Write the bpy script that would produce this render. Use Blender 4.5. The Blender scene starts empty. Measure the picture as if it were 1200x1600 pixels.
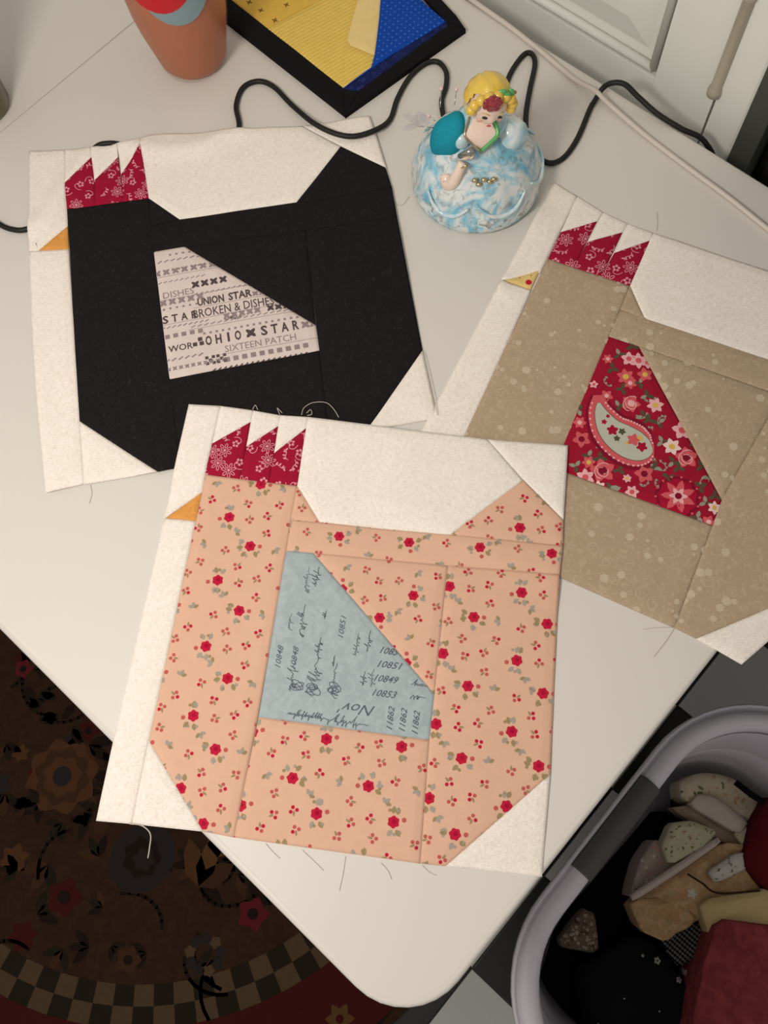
import bpy, bmesh, math, random
from math import sin, cos, pi, exp, sqrt, atan2
from mathutils import Vector, Matrix, Euler

# ---------------------------------------------------------------- camera, world, lights, exposure
# world axes: x runs along the short end of the folding table, y along its long side, metres; floor at z = 0
TZ = 0.74                                   # table top height
scene = bpy.context.scene
col = scene.collection
cam_d = bpy.data.cameras.new('camera'); cam = bpy.data.objects.new('camera', cam_d); col.objects.link(cam)
cam.location = (0.1088, 0.0770, 1.47)
cam.rotation_euler = (0.33770659, 0.04526575, -0.84403001)
cam_d.sensor_fit = 'VERTICAL'; cam_d.sensor_height = 36.0; cam_d.lens = 32.895; cam_d.clip_start = 0.02
scene.camera = cam

world = bpy.data.worlds.new('room_ambient'); scene.world = world; world.use_nodes = True
bg = world.node_tree.nodes['Background']
bg.inputs[0].default_value = (1.0, 0.95, 0.895, 1); bg.inputs[1].default_value = 0.44

def area(name, loc, target, size, power, colour):
    l = bpy.data.lights.new(name, 'AREA'); l.shape = 'DISK'; l.size = size; l.energy = power; l.color = colour
    o = bpy.data.objects.new(name, l); col.objects.link(o); o.location = loc
    o.rotation_euler = (Vector(target) - Vector(loc)).to_track_quat('-Z', 'Y').to_euler()
    return o
area('room_lamp', (-0.16, 0.40, 1.52), (0.30, 0.36, 0.74), 0.24, 4.6, (1.0, 0.93, 0.85))

vs = scene.view_settings
vs.view_transform = 'Standard'; vs.look = 'None'; vs.gamma = 1.0; vs.use_curve_mapping = False
vs.exposure = 0.10
scene.display_settings.display_device = 'sRGB'

# ---------------------------------------------------------------- helpers
rnd = random.Random(7)
def lin(c): return tuple((v/255/12.92) if v/255 <= .04045 else ((v/255+.055)/1.055)**2.4 for v in c)
def tag(o, label=None, cat=None, group=None, kind=None):
    if label: o['label'] = label
    if cat: o['category'] = cat
    if group: o['group'] = group
    if kind: o['kind'] = kind
    return o
def empty(name, loc, rz=0.0):
    o = bpy.data.objects.new(name, None); col.objects.link(o); o.empty_display_size = .02
    o.location = loc; o.rotation_euler = (0, 0, rz); return o
def link(name, me, mats, parent=None, loc=None):
    o = bpy.data.objects.new(name, me); col.objects.link(o)
    for m in (mats if isinstance(mats, (list, tuple)) else [mats]): me.materials.append(m)
    if parent: o.parent = parent
    if loc is not None: o.location = loc
    return o
def mesh(name, verts, faces, smooth=False, mi=None):
    me = bpy.data.meshes.new(name); me.from_pydata([tuple(v) for v in verts], [], faces)
    if smooth: me.polygons.foreach_set('use_smooth', [True]*len(me.polygons))
    if mi: me.polygons.foreach_set('material_index', mi)
    me.update(); return me
def from_bm(name, bm, smooth=True):
    me = bpy.data.meshes.new(name); bm.normal_update(); bm.to_mesh(me); bm.free()
    if smooth: me.polygons.foreach_set('use_smooth', [True]*len(me.polygons))
    return me
MATS = {}
def mat(name, rgb, rough=.6, spec=.4, var=0., vscale=60., bump=0., bscale=400., metal=0., trans=0., alpha=1., ior=1.45, coat=0., srgb=True, sheen=0.):
    if name in MATS: return MATS[name]
    m = bpy.data.materials.new(name); m.use_nodes = True; nt = m.node_tree; N = nt.nodes; L = nt.links
    b = N['Principled BSDF']; c = lin(rgb) if srgb else rgb
    b.inputs['Base Color'].default_value = (*c, 1); b.inputs['Roughness'].default_value = rough
    b.inputs['Specular IOR Level'].default_value = spec; b.inputs['Metallic'].default_value = metal
    b.inputs['Transmission Weight'].default_value = trans; b.inputs['Alpha'].default_value = alpha
    b.inputs['IOR'].default_value = ior; b.inputs['Coat Weight'].default_value = coat; b.inputs['Sheen Weight'].default_value = sheen
    tc = N.new('ShaderNodeTexCoord')
    if var:
        n = N.new('ShaderNodeTexNoise'); n.inputs['Scale'].default_value = vscale; n.inputs['Detail'].default_value = 4
        L.new(tc.outputs['Object'], n.inputs['Vector'])
        r = N.new('ShaderNodeMix'); r.data_type = 'RGBA'
        r.inputs['A'].default_value = (*[v*(1-var) for v in c], 1); r.inputs['B'].default_value = (*[min(1, v*(1+var)) for v in c], 1)
        L.new(n.outputs['Fac'], r.inputs['Factor']); L.new(r.outputs['Result'], b.inputs['Base Color'])
    if bump:
        n2 = N.new('ShaderNodeTexNoise'); n2.inputs['Scale'].default_value = bscale; n2.inputs['Detail'].default_value = 3
        L.new(tc.outputs['Object'], n2.inputs['Vector'])
        bp = N.new('ShaderNodeBump'); bp.inputs['Strength'].default_value = bump; bp.inputs['Distance'].default_value = .001
        L.new(n2.outputs['Fac'], bp.inputs['Height']); L.new(bp.outputs['Normal'], b.inputs['Normal'])
    MATS[name] = m; return m
def fabric(name, rgb, second=None, scale=350., thresh=(.4, .6), var=.08, weave=.25, rough=.92):
    """woven cotton: fine thread relief, slight tone variation, optional tone-on-tone vine print"""
    if name in MATS: return MATS[name]
    m = bpy.data.materials.new(name); m.use_nodes = True; nt = m.node_tree; N = nt.nodes; L = nt.links
    b = N['Principled BSDF']; b.inputs['Roughness'].default_value = rough; b.inputs['Specular IOR Level'].default_value = .12
    c = lin(rgb); tc = N.new('ShaderNodeTexCoord')
    n = N.new('ShaderNodeTexNoise'); n.inputs['Scale'].default_value = 120; n.inputs['Detail'].default_value = 5
    L.new(tc.outputs['Object'], n.inputs['Vector'])
    mx = N.new('ShaderNodeMix'); mx.data_type = 'RGBA'
    mx.inputs['A'].default_value = (*[v*(1-var) for v in c], 1); mx.inputs['B'].default_value = (*[min(1, v*(1+var)) for v in c], 1)
    L.new(n.outputs['Fac'], mx.inputs['Factor']); out = mx.outputs['Result']
    if second:
        v = N.new('ShaderNodeTexNoise'); v.inputs['Scale'].default_value = scale; v.inputs['Detail'].default_value = 2.5; v.inputs['Distortion'].default_value = 1.6
        L.new(tc.outputs['Object'], v.inputs['Vector'])
        rp = N.new('ShaderNodeValToRGB'); rp.color_ramp.elements[0].position = thresh[0]; rp.color_ramp.elements[1].position = thresh[1]
        L.new(v.outputs['Fac'], rp.inputs['Fac'])
        m2 = N.new('ShaderNodeMix'); m2.data_type = 'RGBA'; m2.inputs['B'].default_value = (*lin(second), 1)
        L.new(out, m2.inputs['A']); L.new(rp.outputs['Color'], m2.inputs['Factor']); out = m2.outputs['Result']
    L.new(out, b.inputs['Base Color'])
    w1 = N.new('ShaderNodeTexWave'); w1.inputs['Scale'].default_value = 420; w1.bands_direction = 'X'
    w2 = N.new('ShaderNodeTexWave'); w2.inputs['Scale'].default_value = 420; w2.bands_direction = 'Y'
    for w in (w1, w2): L.new(tc.outputs['Object'], w.inputs['Vector'])
    ad = N.new('ShaderNodeMath'); ad.operation = 'ADD'; L.new(w1.outputs['Fac'], ad.inputs[0]); L.new(w2.outputs['Fac'], ad.inputs[1])
    bp = N.new('ShaderNodeBump'); bp.inputs['Strength'].default_value = weave; bp.inputs['Distance'].default_value = .0004
    L.new(ad.outputs[0], bp.inputs['Height']); L.new(bp.outputs['Normal'], b.inputs['Normal'])
    MATS[name] = m; return m

# ---- plane geometry
def hull(pts):
    pts = sorted(set((round(p[0], 6), round(p[1], 6)) for p in pts))
    def half(ps):
        h = []
        for p in ps:
            while len(h) > 1 and (h[-1][0]-h[-2][0])*(p[1]-h[-2][1]) - (h[-1][1]-h[-2][1])*(p[0]-h[-2][0]) <= 0: h.pop()
            h.append(p)
        return h
    a = half(pts); b = half(pts[::-1]); return a[:-1] + b[:-1]
def grow(poly, d):
    n = len(poly); lines = []
    for i in range(n):
        (x0, y0), (x1, y1) = poly[i], poly[(i+1) % n]; l = sqrt((x1-x0)**2+(y1-y0)**2) or 1e-9
        nx, ny = (y1-y0)/l, -(x1-x0)/l; lines.append((nx, ny, nx*x0+ny*y0+d))
    out = []
    for i in range(n):
        a, b, c = lines[i-1]; d2, e, f = lines[i]; det = a*e-b*d2
        if abs(det) < 1e-3: out.append((poly[i][0]+d2*d, poly[i][1]+e*d))
        else: out.append(((c*e-b*f)/det, (a*f-c*d2)/det))
    return out
def halfplanes(poly):
    r = []
    for i in range(len(poly)):
        (x0, y0), (x1, y1) = poly[i], poly[(i+1) % len(poly)]; l = sqrt((x1-x0)**2+(y1-y0)**2)
        if l < 1e-7: continue
        r.append(((y1-y0)/l, -(x1-x0)/l, ((y1-y0)*x0-(x1-x0)*y0)/l))
    return r
def clip(sub, hp):
    for a, b, c in hp:
        if not sub: return sub
        ds = [a*p[0]+b*p[1]-c for p in sub]
        if max(ds) <= 1e-9: continue
        if min(ds) >= 0: return []
        o = []
        for i in range(len(sub)):
            p, q, dp, dq = sub[i-1], sub[i], ds[i-1], ds[i]
            if (dp <= 0) != (dq <= 0):
                t = dp/(dp-dq); o.append((p[0]+t*(q[0]-p[0]), p[1]+t*(q[1]-p[1])))
            if dq <= 0: o.append(q)
        sub = o
    return sub if len(sub) > 2 else []
def area2(p): return .5*sum(p[i-1][0]*p[i][1]-p[i][0]*p[i-1][1] for i in range(len(p)))
def gridcut(poly, s):
    xs = [p[0] for p in poly]; ys = [p[1] for p in poly]; out = []
    for i in range(math.floor(min(xs)/s), math.floor(max(xs)/s)+1):
        sl = clip(poly, [(-1, 0, -i*s), (1, 0, (i+1)*s)])
        if not sl: continue
        for j in range(math.floor(min(ys)/s), math.floor(max(ys)/s)+1):
            q = clip(sl, [(0, -1, -j*s), (0, 1, (j+1)*s)])
            if q: out.append(q)
    return out

def sheet(name, poly, hfun, mats, parent, org, prints=(), res=.0035, thick=.0006, pucker=.0011, bw=.0075, edge_grow=.0002):
    """one cloth patch: a closed thin solid following hfun(x, y), slightly sunk along its seams, with its print lying on it.
    prints: (polygon, material index, level)"""
    base = hull(poly); P = grow(base, edge_grow); hp = halfplanes(P); ins = .005
    def H(x, y):
        d = max(0., min(c-a*x-b*y for a, b, c in hp))
        return hfun(x, y) - pucker*(1-smooth01(d/ins))**2
    V = []; idx = {}; F = []; MI = []
    def vid(x, y):
        k = (round(x*2e5), round(y*2e5))
        if k not in idx: idx[k] = len(V); V.append((x, y, H(x, y)))
        return idx[k]
    per = sum(sqrt((P[i][0]-P[i-1][0])**2+(P[i][1]-P[i-1][1])**2) for i in range(len(P)))
    ins = min(bw, .8*abs(area2(P))/per); rings = [P, grow(P, -ins*.35), grow(P, -ins)]
    def face(ids_):
        ids = []
        for v in ids_:
            if v not in ids: ids.append(v)
        if len(ids) > 2: F.append(ids); MI.append(0)
    for e in range(len(P)):
        e2 = (e+1) % len(P); L = sqrt((P[e2][0]-P[e][0])**2+(P[e2][1]-P[e][1])**2); m = max(1, int(L/(res*1.6)))
        def lp(r, t): return (r[e][0]+(r[e2][0]-r[e][0])*t, r[e][1]+(r[e2][1]-r[e][1])*t)
        for k in range(m):
            for q in range(2): face([vid(*lp(rings[q], k/m)), vid(*lp(rings[q], (k+1)/m)), vid(*lp(rings[q+1], (k+1)/m)), vid(*lp(rings[q+1], k/m))])
    for q in gridcut(rings[2], res): face([vid(*c) for c in q])
    n = len(V); cnt = {}
    for f in F:
        for i in range(len(f)): cnt[(f[i-1], f[i])] = 1
    nf = len(F)
    V += [(x, y, z-thick) for x, y, z in V]
    for f in F[:nf]: F.append([v+n for v in f[::-1]]); MI.append(0)
    for (a, b) in cnt:
        if (b, a) not in cnt and min(abs(c-u*V[a][0]-w*V[a][1])+abs(c-u*V[b][0]-w*V[b][1]) for u, w, c in hp) < 2e-5: F.append([a, a+n, b+n, b]); MI.append(0)
    ns = len(F)
    hp2 = halfplanes(base)
    for poly2, mi, lev in prints:
        if area2(poly2) < 0: poly2 = poly2[::-1]
        q = clip(poly2, hp2)
        if not q: continue
        w = max(max(p[0] for p in q)-min(p[0] for p in q), max(p[1] for p in q)-min(p[1] for p in q))
        for r in (gridcut(q, res) if w > .004 else [q]):
            k = len(V); V += [(x, y, H(x, y)+.00012+.00006*lev) for x, y in r]
            F.append(list(range(k, len(V)))); MI.append(mi)
    me = mesh(name, [(x-org[0], y-org[1], z-org[2]) for x, y, z in V], F, False, MI)
    me.polygons.foreach_set('use_smooth', [i < nf for i in range(len(F))])
    return link(name, me, mats, parent)

# ---- print motifs (plane polygons)
def circ(x, y, r, n=8, a0=0., sq=1., rot=0.):
    return [(x+r*(cos(a0+2*pi*i/n)*cos(rot)-sq*sin(a0+2*pi*i/n)*sin(rot)), y+r*(cos(a0+2*pi*i/n)*sin(rot)+sq*sin(a0+2*pi*i/n)*cos(rot))) for i in range(n)]
def flower(x, y, r, petals=5, a0=0., depth=.35, n=4):
    m = petals*n; return [(x+r*(1-depth*(.5-.5*cos(2*pi*i/n)))*cos(a0+2*pi*i/m), y+r*(1-depth*(.5-.5*cos(2*pi*i/n)))*sin(a0+2*pi*i/m)) for i in range(m)]
def leaf(x, y, l, w, a):
    c, s = cos(a), sin(a)
    return [(x+u*l*c-v*w*s, y+u*l*s+v*w*c) for u, v in ((0, 0), (.3, -.5), (.7, -.42), (1, 0), (.7, .42), (.3, .5))]
def stroke(pts, w):
    """thin ribbon along a polyline as separate quads"""
    out = []
    for (x0, y0), (x1, y1) in zip(pts, pts[1:]):
        l = sqrt((x1-x0)**2+(y1-y0)**2)
        if l < 1e-7: continue
        nx, ny = -(y1-y0)/l*w/2, (x1-x0)/l*w/2; ex, ey = (x1-x0)/l*w*.3, (y1-y0)/l*w*.3
        out.append([(x0-nx-ex, y0-ny-ey), (x1-nx+ex, y1-ny+ey), (x1+nx+ex, y1+ny+ey), (x0+nx-ex, y0+ny-ey)])
    return out
def ring(x, y, r, w, n=12, sq=1., rot=0., a0=0., a1=2*pi):
    return stroke([(x+r*(cos(a)*cos(rot)-sq*sin(a)*sin(rot)), y+r*(cos(a)*sin(rot)+sq*sin(a)*cos(rot))) for a in [a0+(a1-a0)*i/n for i in range(n+1)]], w)
_tx = {}
def text_tris(s, bold=0.):
    k = (s, bold)
    if k not in _tx:
        cu = bpy.data.curves.new('lettering', 'FONT'); cu.body = s; cu.size = 1.0; cu.resolution_u = 2; cu.offset = bold
        o = bpy.data.objects.new('lettering', cu); col.objects.link(o)
        dg = bpy.context.evaluated_depsgraph_get(); dg.update(); me = o.evaluated_get(dg).to_mesh(); me.calc_loop_triangles()
        v = [(p.co.x, p.co.y) for p in me.vertices]; t = [[v[i] for i in lt.vertices] for lt in me.loop_triangles]
        w = max([p[0] for p in v] or [0])
        o.evaluated_get(dg).to_mesh_clear(); bpy.data.objects.remove(o); bpy.data.curves.remove(cu); _tx[k] = (t, w)
    return _tx[k]
def lettering(s, at, xdir, height, width=None, bold=0., shear=0., mi=1, lev=0):
    """words laid on the cloth: at = baseline start, xdir = reading direction, cap height, total width"""
    t, w = text_tris(s, bold); l = sqrt(xdir[0]**2+xdir[1]**2); dx, dy = xdir[0]/l, xdir[1]/l
    sy = height/.69; sx = (width/w) if width and w else sy
    return [([(at[0]+(px*sx+py*sy*shear)*dx-py*sy*dy, at[1]+(px*sx+py*sy*shear)*dy+py*sy*dx) for px, py in q], mi, lev) for q in t]

# ---- solids
def box_bm(bm, c, s, bevel=0., rot=None):
    m = Matrix.Translation(c) @ (rot.to_4x4() if rot else Matrix()) @ Matrix.Diagonal((*s, 1))
    r = bmesh.ops.create_cube(bm, size=1, matrix=m)
    if bevel:
        vs_ = set(r['verts']); es = [e for e in bm.edges if e.verts[0] in vs_ and e.verts[1] in vs_]
        bmesh.ops.bevel(bm, geom=es, offset=bevel, segments=2, profile=.6, affect='EDGES')
def box(name, c, s, m, parent=None, bevel=0., loc=None):
    bm = bmesh.new(); box_bm(bm, c, s, bevel); return link(name, from_bm(name, bm, False), m, parent, loc)
def spline(pts, n=8):
    P = [Vector(p) for p in pts]; P = [P[0]*2-P[1]] + P + [P[-1]*2-P[-2]]; out = []
    for i in range(1, len(P)-2):
        for k in range(n):
            t = k/n; a, b, c, d = P[i-1:i+3]
            out.append(.5*((2*b)+(c-a)*t+(2*a-5*b+4*c-d)*t*t+(3*b-3*c+d-a)*t**3))
    out.append(P[-2]); return out
def tube_geo(pts, r, seg=8, flat=1.0, V=None, F=None, up=Vector((0, 0, 1))):
    V = [] if V is None else V; F = [] if F is None else F; n = len(pts); k0 = len(V)
    for i, p in enumerate(pts):
        t = (pts[min(i+1, n-1)]-pts[max(i-1, 0)]).normalized(); s = t.cross(up)
        if s.length < 1e-4: s = t.cross(Vector((1, 0, 0)))
        s.normalize(); u = s.cross(t); rr = r(i/(n-1)) if callable(r) else r
        for j in range(seg):
            a = 2*pi*j/seg; V.append(p+s*(rr*cos(a))+u*(rr*flat*sin(a)))
    for i in range(n-1):
        for j in range(seg):
            a, b = k0+i*seg+j, k0+i*seg+(j+1) % seg; F.append([a, b, b+seg, a+seg])
    F.append([k0+j for j in range(seg)][::-1]); F.append([k0+(n-1)*seg+j for j in range(seg)])
    return V, F
def tube(name, pts, r, m, parent=None, seg=8, flat=1.0, loc=(0, 0, 0)):
    o = Vector(loc); V, F = tube_geo([Vector(p)-o for p in pts], r, seg, flat)
    return link(name, mesh(name, V, F, True), m, parent, None if parent else loc)
def lathe(name, prof, m, parent=None, seg=40, loc=None, rfun=None, cap=True):
    V = []; F = []
    for (r, z) in prof:
        for j in range(seg):
            a = 2*pi*j/seg; rr = r*(rfun(a, z) if rfun else 1); V.append((rr*cos(a), rr*sin(a), z))
    for i in range(len(prof)-1):
        for j in range(seg):
            a, b = i*seg+j, i*seg+(j+1) % seg; F.append([a, b, b+seg, a+seg])
    if cap:
        F.append([j for j in range(seg)][::-1]); F.append([(len(prof)-1)*seg+j for j in range(seg)])
    me = mesh(name, V, F, True)
    if cap: me.polygons[-1].use_smooth = False; me.polygons[-2].use_smooth = False
    return link(name, me, m, parent, loc)
def blob(name, c, r, m, parent=None, rot=(0, 0, 0), sub=3, fun=None):
    bm = bmesh.new(); bmesh.ops.create_icosphere(bm, subdivisions=sub, radius=1)
    M = Matrix.Translation(c) @ Euler(rot).to_matrix().to_4x4() @ Matrix.Diagonal((*r, 1))
    for v in bm.verts:
        p = v.co.copy()
        if fun: p *= fun(p)
        v.co = M @ p
    return link(name, from_bm(name, bm), m, parent)
def smooth01(t): t = max(0., min(1., t)); return t*t*(3-2*t)

# ================================================================ SETTING
m_grout = mat('grout', (70, 68, 64), .9)
m_tile_b = mat('black_tile', (26, 25, 25), .35, .4, var=.15, vscale=30)
m_tile_w = mat('pale_grey_tile', (170, 169, 166), .4, .4, var=.05, vscale=25)
floor = box('floor', (0, 0, -.012), (2.9, 3.6, .02), m_grout, loc=(-.45, .35, 0)); tag(floor, 'checkered floor of black and pale grey tiles', 'floor', kind='structure')
T = .1632; RC = (0.0, 0.54); RR = .592
bmt = bmesh.new(); box_bm(bmt, (0, 0, -.002), (T-.002, T-.002, .006), .0008); tile_me = from_bm('tile', bmt, False)
tile_b = tile_me; tile_b.materials.append(m_tile_b); tile_w = tile_me.copy(); tile_w.materials[0] = m_tile_w
for i in range(-7, 5):
    for j in range(-7, 10):
        x, y = .02+T*(i+.5), -.08+T*(j+.5)
        if sqrt((x-RC[0])**2+(y-RC[1])**2) < RR-.13: continue
        o = bpy.data.objects.new('tile', tile_b if (i+j) % 2 else tile_w); col.objects.link(o)
        o.parent = floor; o.location = (x-floor.location.x, y-floor.location.y, 0)

# wall and white panel door behind the table
m_paint = mat('white_gloss_paint', (232, 232, 222), .35, .45, var=.02, vscale=8)
m_wall = mat('wall_paint', (205, 203, 192), .8, .2)
m_gap = mat('dark_gap', (20, 20, 19), .8, .2)
m_hinge = mat('painted_hinge', (172, 164, 146), .4, .5)
WX_ = .790
wall = box('wall_back', (0, 0, 0), (.06, 3.0, 2.4), m_wall, loc=(WX_+.075, 1.35+.5, 1.2)); tag(wall, 'plain pale wall around the white panel door', 'wall', kind='structure')
door = empty('door_1', (WX_, .30, 0)); tag(door, 'white painted panel door behind the table', 'door', kind='structure')
def dbox(name, y0, y1, z0, z1, x0, x1, bev=.0005, m=m_paint):
    return box(name, ((x0+x1)/2, (y0+y1)/2-.30, (z0+z1)/2), (x1-x0, y1-y0, z1-z0), m, door, bev)
dbox('stile', .308, .372, .01, 2.03, 0, .035); dbox('stile', .99, 1.09, .01, 2.03, 0, .035)
dbox('rail', .372, .99, .01, .20, 0, .035); dbox('rail', .372, .99, .62, .734, 0, .035); dbox('rail', .372, .99, 1.90, 2.03, 0, .035)
def raised(z0, z1):
    y0, y1 = .372-.30, .99-.30; V = []; F = []
    for (ins, x) in ((0, .009), (.018, .010), (.026, .0075), (.045, .003)):
        V += [(x, y0+ins, z0+ins), (x, y1-ins, z0+ins), (x, y1-ins, z1-ins), (x, y0+ins, z1-ins)]
    for k in range(3):
        for j in range(4):
            a, b = k*4+j, k*4+(j+1) % 4; F.append([a, a+4, b+4, b])
    F.append([12, 15, 14, 13]); V += [(.03, y0, z0), (.03, y1, z0), (.03, y1, z1), (.03, y0, z1)]; F.append([16, 17, 18, 19])
    link('door_panel', mesh('door_panel', V, F), m_paint, door)
    for nm, a, b in (('moulding', (.004, y0+.006, z0+.006), (.004, y1-.006, z0+.006)), ('moulding', (.004, y0+.006, z0+.006), (.004, y0+.006, z1-.006)), ('moulding', (.004, y1-.006, z0+.006), (.004, y1-.006, z1-.006)), ('moulding', (.004, y0+.006, z1-.006), (.004, y1-.006, z1-.006))):
        tube(nm, [Vector(a), (Vector(a)+Vector(b))/2, Vector(b)], .0046, m_paint, door, 8)
raised(.20, .62); raised(.734, 1.90)
# hinge edge of the door, jamb and casing
jamb = box('trim_1', (0, 0, 0), (.045, .034, 2.06), m_paint, bevel=.003, loc=(WX_+.0195, .2885, 1.03)); tag(jamb, 'white door jamb strip on the hinge side', 'door jamb', kind='structure')
hb = lathe('hinge', [(.0040, .757), (.0068, .759), (.0072, .763), (.0066, .767), (.0054, .769), (.0054, .865), (.0068, .867), (.0045, .873)], m_hinge, door, 14, (-.004, .0085, 0))
dk = box('trim_2', (0, 0, 0), (.050, .022, 2.06), mat('dark_casing', (70, 72, 66), .5), bevel=.002, loc=(WX_+.017, .2595, 1.03)); tag(dk, 'dark grey upright casing beside the white door jamb', 'casing', kind='structure')
blk = empty('black_cabinet', (WX_+.22, -.1270, 0)); tag(blk, 'tall black cabinet in shadow at the right behind the table', 'cabinet')
box('body', (0, 0, .95), (.40, .7505, 1.90), m_gap, blk, .004)
box('door', (-.205, .185, .95), (.012, .36, 1.86), m_gap, blk, .003); box('door', (-.205, -.185, .95), (.012, .36, 1.86), m_gap, blk, .003)

# ================================================================ TABLE
m_table = mat('white_table_top', (220, 214, 205), .42, .4, var=.012, vscale=5, bump=.05, bscale=700)
m_tedge = mat('table_edge', (205, 200, 188), .45, .4)
m_steel = mat('grey_steel', (120, 122, 122), .4, .5, metal=.6)
TW, TH = .750, .8234
table = empty('folding_table', (TW/2, TH, 0)); tag(table, 'white centre-fold folding table with rounded corners', 'table')
def leaf_top(y0, y1, round_low):
    r = .052; pts = []
    def arc(cx, cy, a0): 
        for k in range(9): a = a0+k*pi/16; pts.append((cx+r*cos(a), cy+r*sin(a)))
    if round_low: arc(r, y0+r, pi); arc(TW-r, y0+r, 1.5*pi); pts.extend([(TW, y1), (0, y1)])
    else: pts.extend([(0, y0), (TW, y0)]); arc(TW-r, y1-r, 0); arc(r, y1-r, .5*pi)
    def inset(d): return grow(pts, -d)
    V = []; F = []; n = len(pts)
    prof = [(.0, -.036), (0, -.007), (.0005, -.0040), (.0014, -.0018), (.0028, -.0006), (.0045, -.0001), (.0055, -.0004), (.0065, 0)]
    seam = y1 if round_low else y0
    for d, z in prof: V += [(x-TW/2, (seam if abs(y-seam) < .03 else y)-TH, TZ+z) for x, y in inset(d)]
    for k in range(len(prof)-1):
        for j in range(n): a, b = k*n+j, k*n+(j+1) % n; F.append([a, b, b+n, a+n])
    F.append([(len(prof)-1)*n+j for j in range(n)]); F.append(list(range(n))[::-1])
    me = mesh('leaf', V, F, True); me.polygons[-1].use_smooth = False; me.polygons[-2].use_smooth = False
    return link('leaf', me, m_table, table)
leaf_top(0, TH-.0008, True); leaf_top(TH+.0008, 2*TH, False)
for yy in (.28, 2*TH-.28):
    for xx in (.10, TW-.10):
        tube('leg', [(xx-TW/2, yy-TH, TZ-.036), (xx-TW/2, yy-TH, .4), (xx-TW/2, yy-TH, .014)], .0125, m_steel, table, 12)
    tube('crossbar', [(.10-TW/2, yy-TH, .22), (0, yy-TH, .22), (TW-.10-TW/2, yy-TH, .22)], .009, m_steel, table, 10)

# ================================================================ QUILT BLOCKS
cream = fabric('cream_vine_cotton', (252, 243, 233), (236, 225, 211), 420., (.42, .66), .03)
black = fabric('black_cotton', (30, 27, 28), (44, 42, 42), 300., (.60, .70), .1)
peach = fabric('peach_cotton', (226, 182, 155), None, var=.05)
taupe = fabric('taupe_cotton', (180, 158, 132), (192, 170, 144), 200., (.5, .65), .05)
red = fabric('cranberry_cotton', (160, 22, 52), None, var=.08)
p_pink = fabric('print_pink', (226, 150, 162)); p_rose = fabric('print_rose_red', (196, 30, 62)); p_rosed = fabric('print_dark_rose', (168, 20, 50)); p_dusty = fabric('print_dusty_red', (196, 92, 88))
p_olive = fabric('print_olive', (158, 140, 100)); p_grey = fabric('print_grey_blue', (168, 158, 146))
orange = fabric('apricot_cotton', (226, 160, 82), (214, 140, 70), 250, (.5, .7)); yellow_beak = fabric('straw_cotton', (232, 200, 130))
script_bg = fabric('dusty_blue_cotton', (176, 188, 190), (164, 177, 181), 90, (.4, .65)); p_ink = fabric('print_ink', (98, 104, 114)); p_ink2 = fabric('print_faded_ink', (122, 132, 140))
news = fabric('cream_word_print_cotton', (222, 206, 198)); p_news = fabric('print_charcoal', (88, 74, 76)); p_news2 = fabric('print_soft_grey', (150, 132, 134))
p_green = fabric('print_moss', (84, 84, 60)); p_sage = fabric('print_sage', (150, 152, 132)); p_petal = fabric('print_petal', (236, 178, 178)); p_salmon = fabric('print_salmon', (212, 92, 98)); p_gold = fabric('print_gold', (220, 180, 90)); p_pale = fabric('print_pale_rose', (240, 208, 200))
p_tl = fabric('print_light_taupe', (202, 184, 160)); thread_m = mat('cotton_thread', (196, 188, 172), .9, .1); thread_d = mat('grey_thread', (186, 176, 162), .9, .1)

O1 = [(0.3313,0.7836),(0.3545,0.7565),(0.3720,0.7365),(0.3922,0.7203),(0.4110,0.7083),(0.4193,0.7042),(0.4791,0.6423),(0.5240,0.5960),(0.5736,0.5536),(0.5539,0.5235),(0.5375,0.5000),(0.4692,0.4159),(0.4128,0.3463),(0.3719,0.2944),(0.1789,0.4418),(0.1042,0.5004)]
O2 = [(0.6268,0.3688),(0.7048,0.0453),(0.5676,0.0085),(0.4224,-0.0292),(0.3658,-0.0191),(0.2897,0.2792)]
H1 = halfplanes(hull(O1)); H2 = halfplanes(hull(O2))
def outside(hp, x, y): return max(a*x+b*y-c for a, b, c in hp)
def und(x, y, s, A): return A*(sin(41*x+29*y+s)+sin(-33*x+47*y+1.7*s)+.6*sin(83*x-61*y+2.3*s)+.4*sin(120*x+97*y+s*.7))/3
UC = [[(0.2695,0.7154),(0.2868,0.7092),(0.3207,0.7197),(0.3508,0.7300),(0.3764,0.7347)], [(0.3946,0.7174),(0.4025,0.7029),(0.4163,0.6766),(0.4456,0.6530),(0.4784,0.6407)]]
def seg_d(x, y, L):
    b = 9.
    for (x0, y0), (x1, y1) in zip(L, L[1:]):
        l2 = (x1-x0)**2+(y1-y0)**2; t = max(0, min(1, ((x-x0)*(x1-x0)+(y-y0)*(y1-y0))/l2)); b = min(b, (x-x0-t*(x1-x0))**2+(y-y0-t*(y1-y0))**2)
    return sqrt(b)
def h_one(x, y):
    e = -outside(H1, x, y)
    return TZ+.0026+.0040*exp(-(min(seg_d(x, y, l) for l in UC)/.011)**2)+und(x, y, 1.1, .0006)+.0018*exp(-max(e, 0)/.012)*max(0, sin(60*x-35*y))
def h_two(x, y):
    e = -outside(H2, x, y); dr = max(0., -y)
    return TZ+.0019+und(x, y, 3.0, .0006)+.0030*exp(-max(e, 0)/.012)*max(0, sin(75*x+20*y+1))*(1 if x > .5 else .3)-.9*dr*dr
def h_three(x, y):
    over = max(smooth01(1-max(outside(H1, x, y), 0)/.03), smooth01(1-max(outside(H2, x, y), 0)/.03)); dr = max(0., -x)
    return TZ+.0022+.0030*over+und(x, y, 5.0, .0006)-.8*dr*dr

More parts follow.
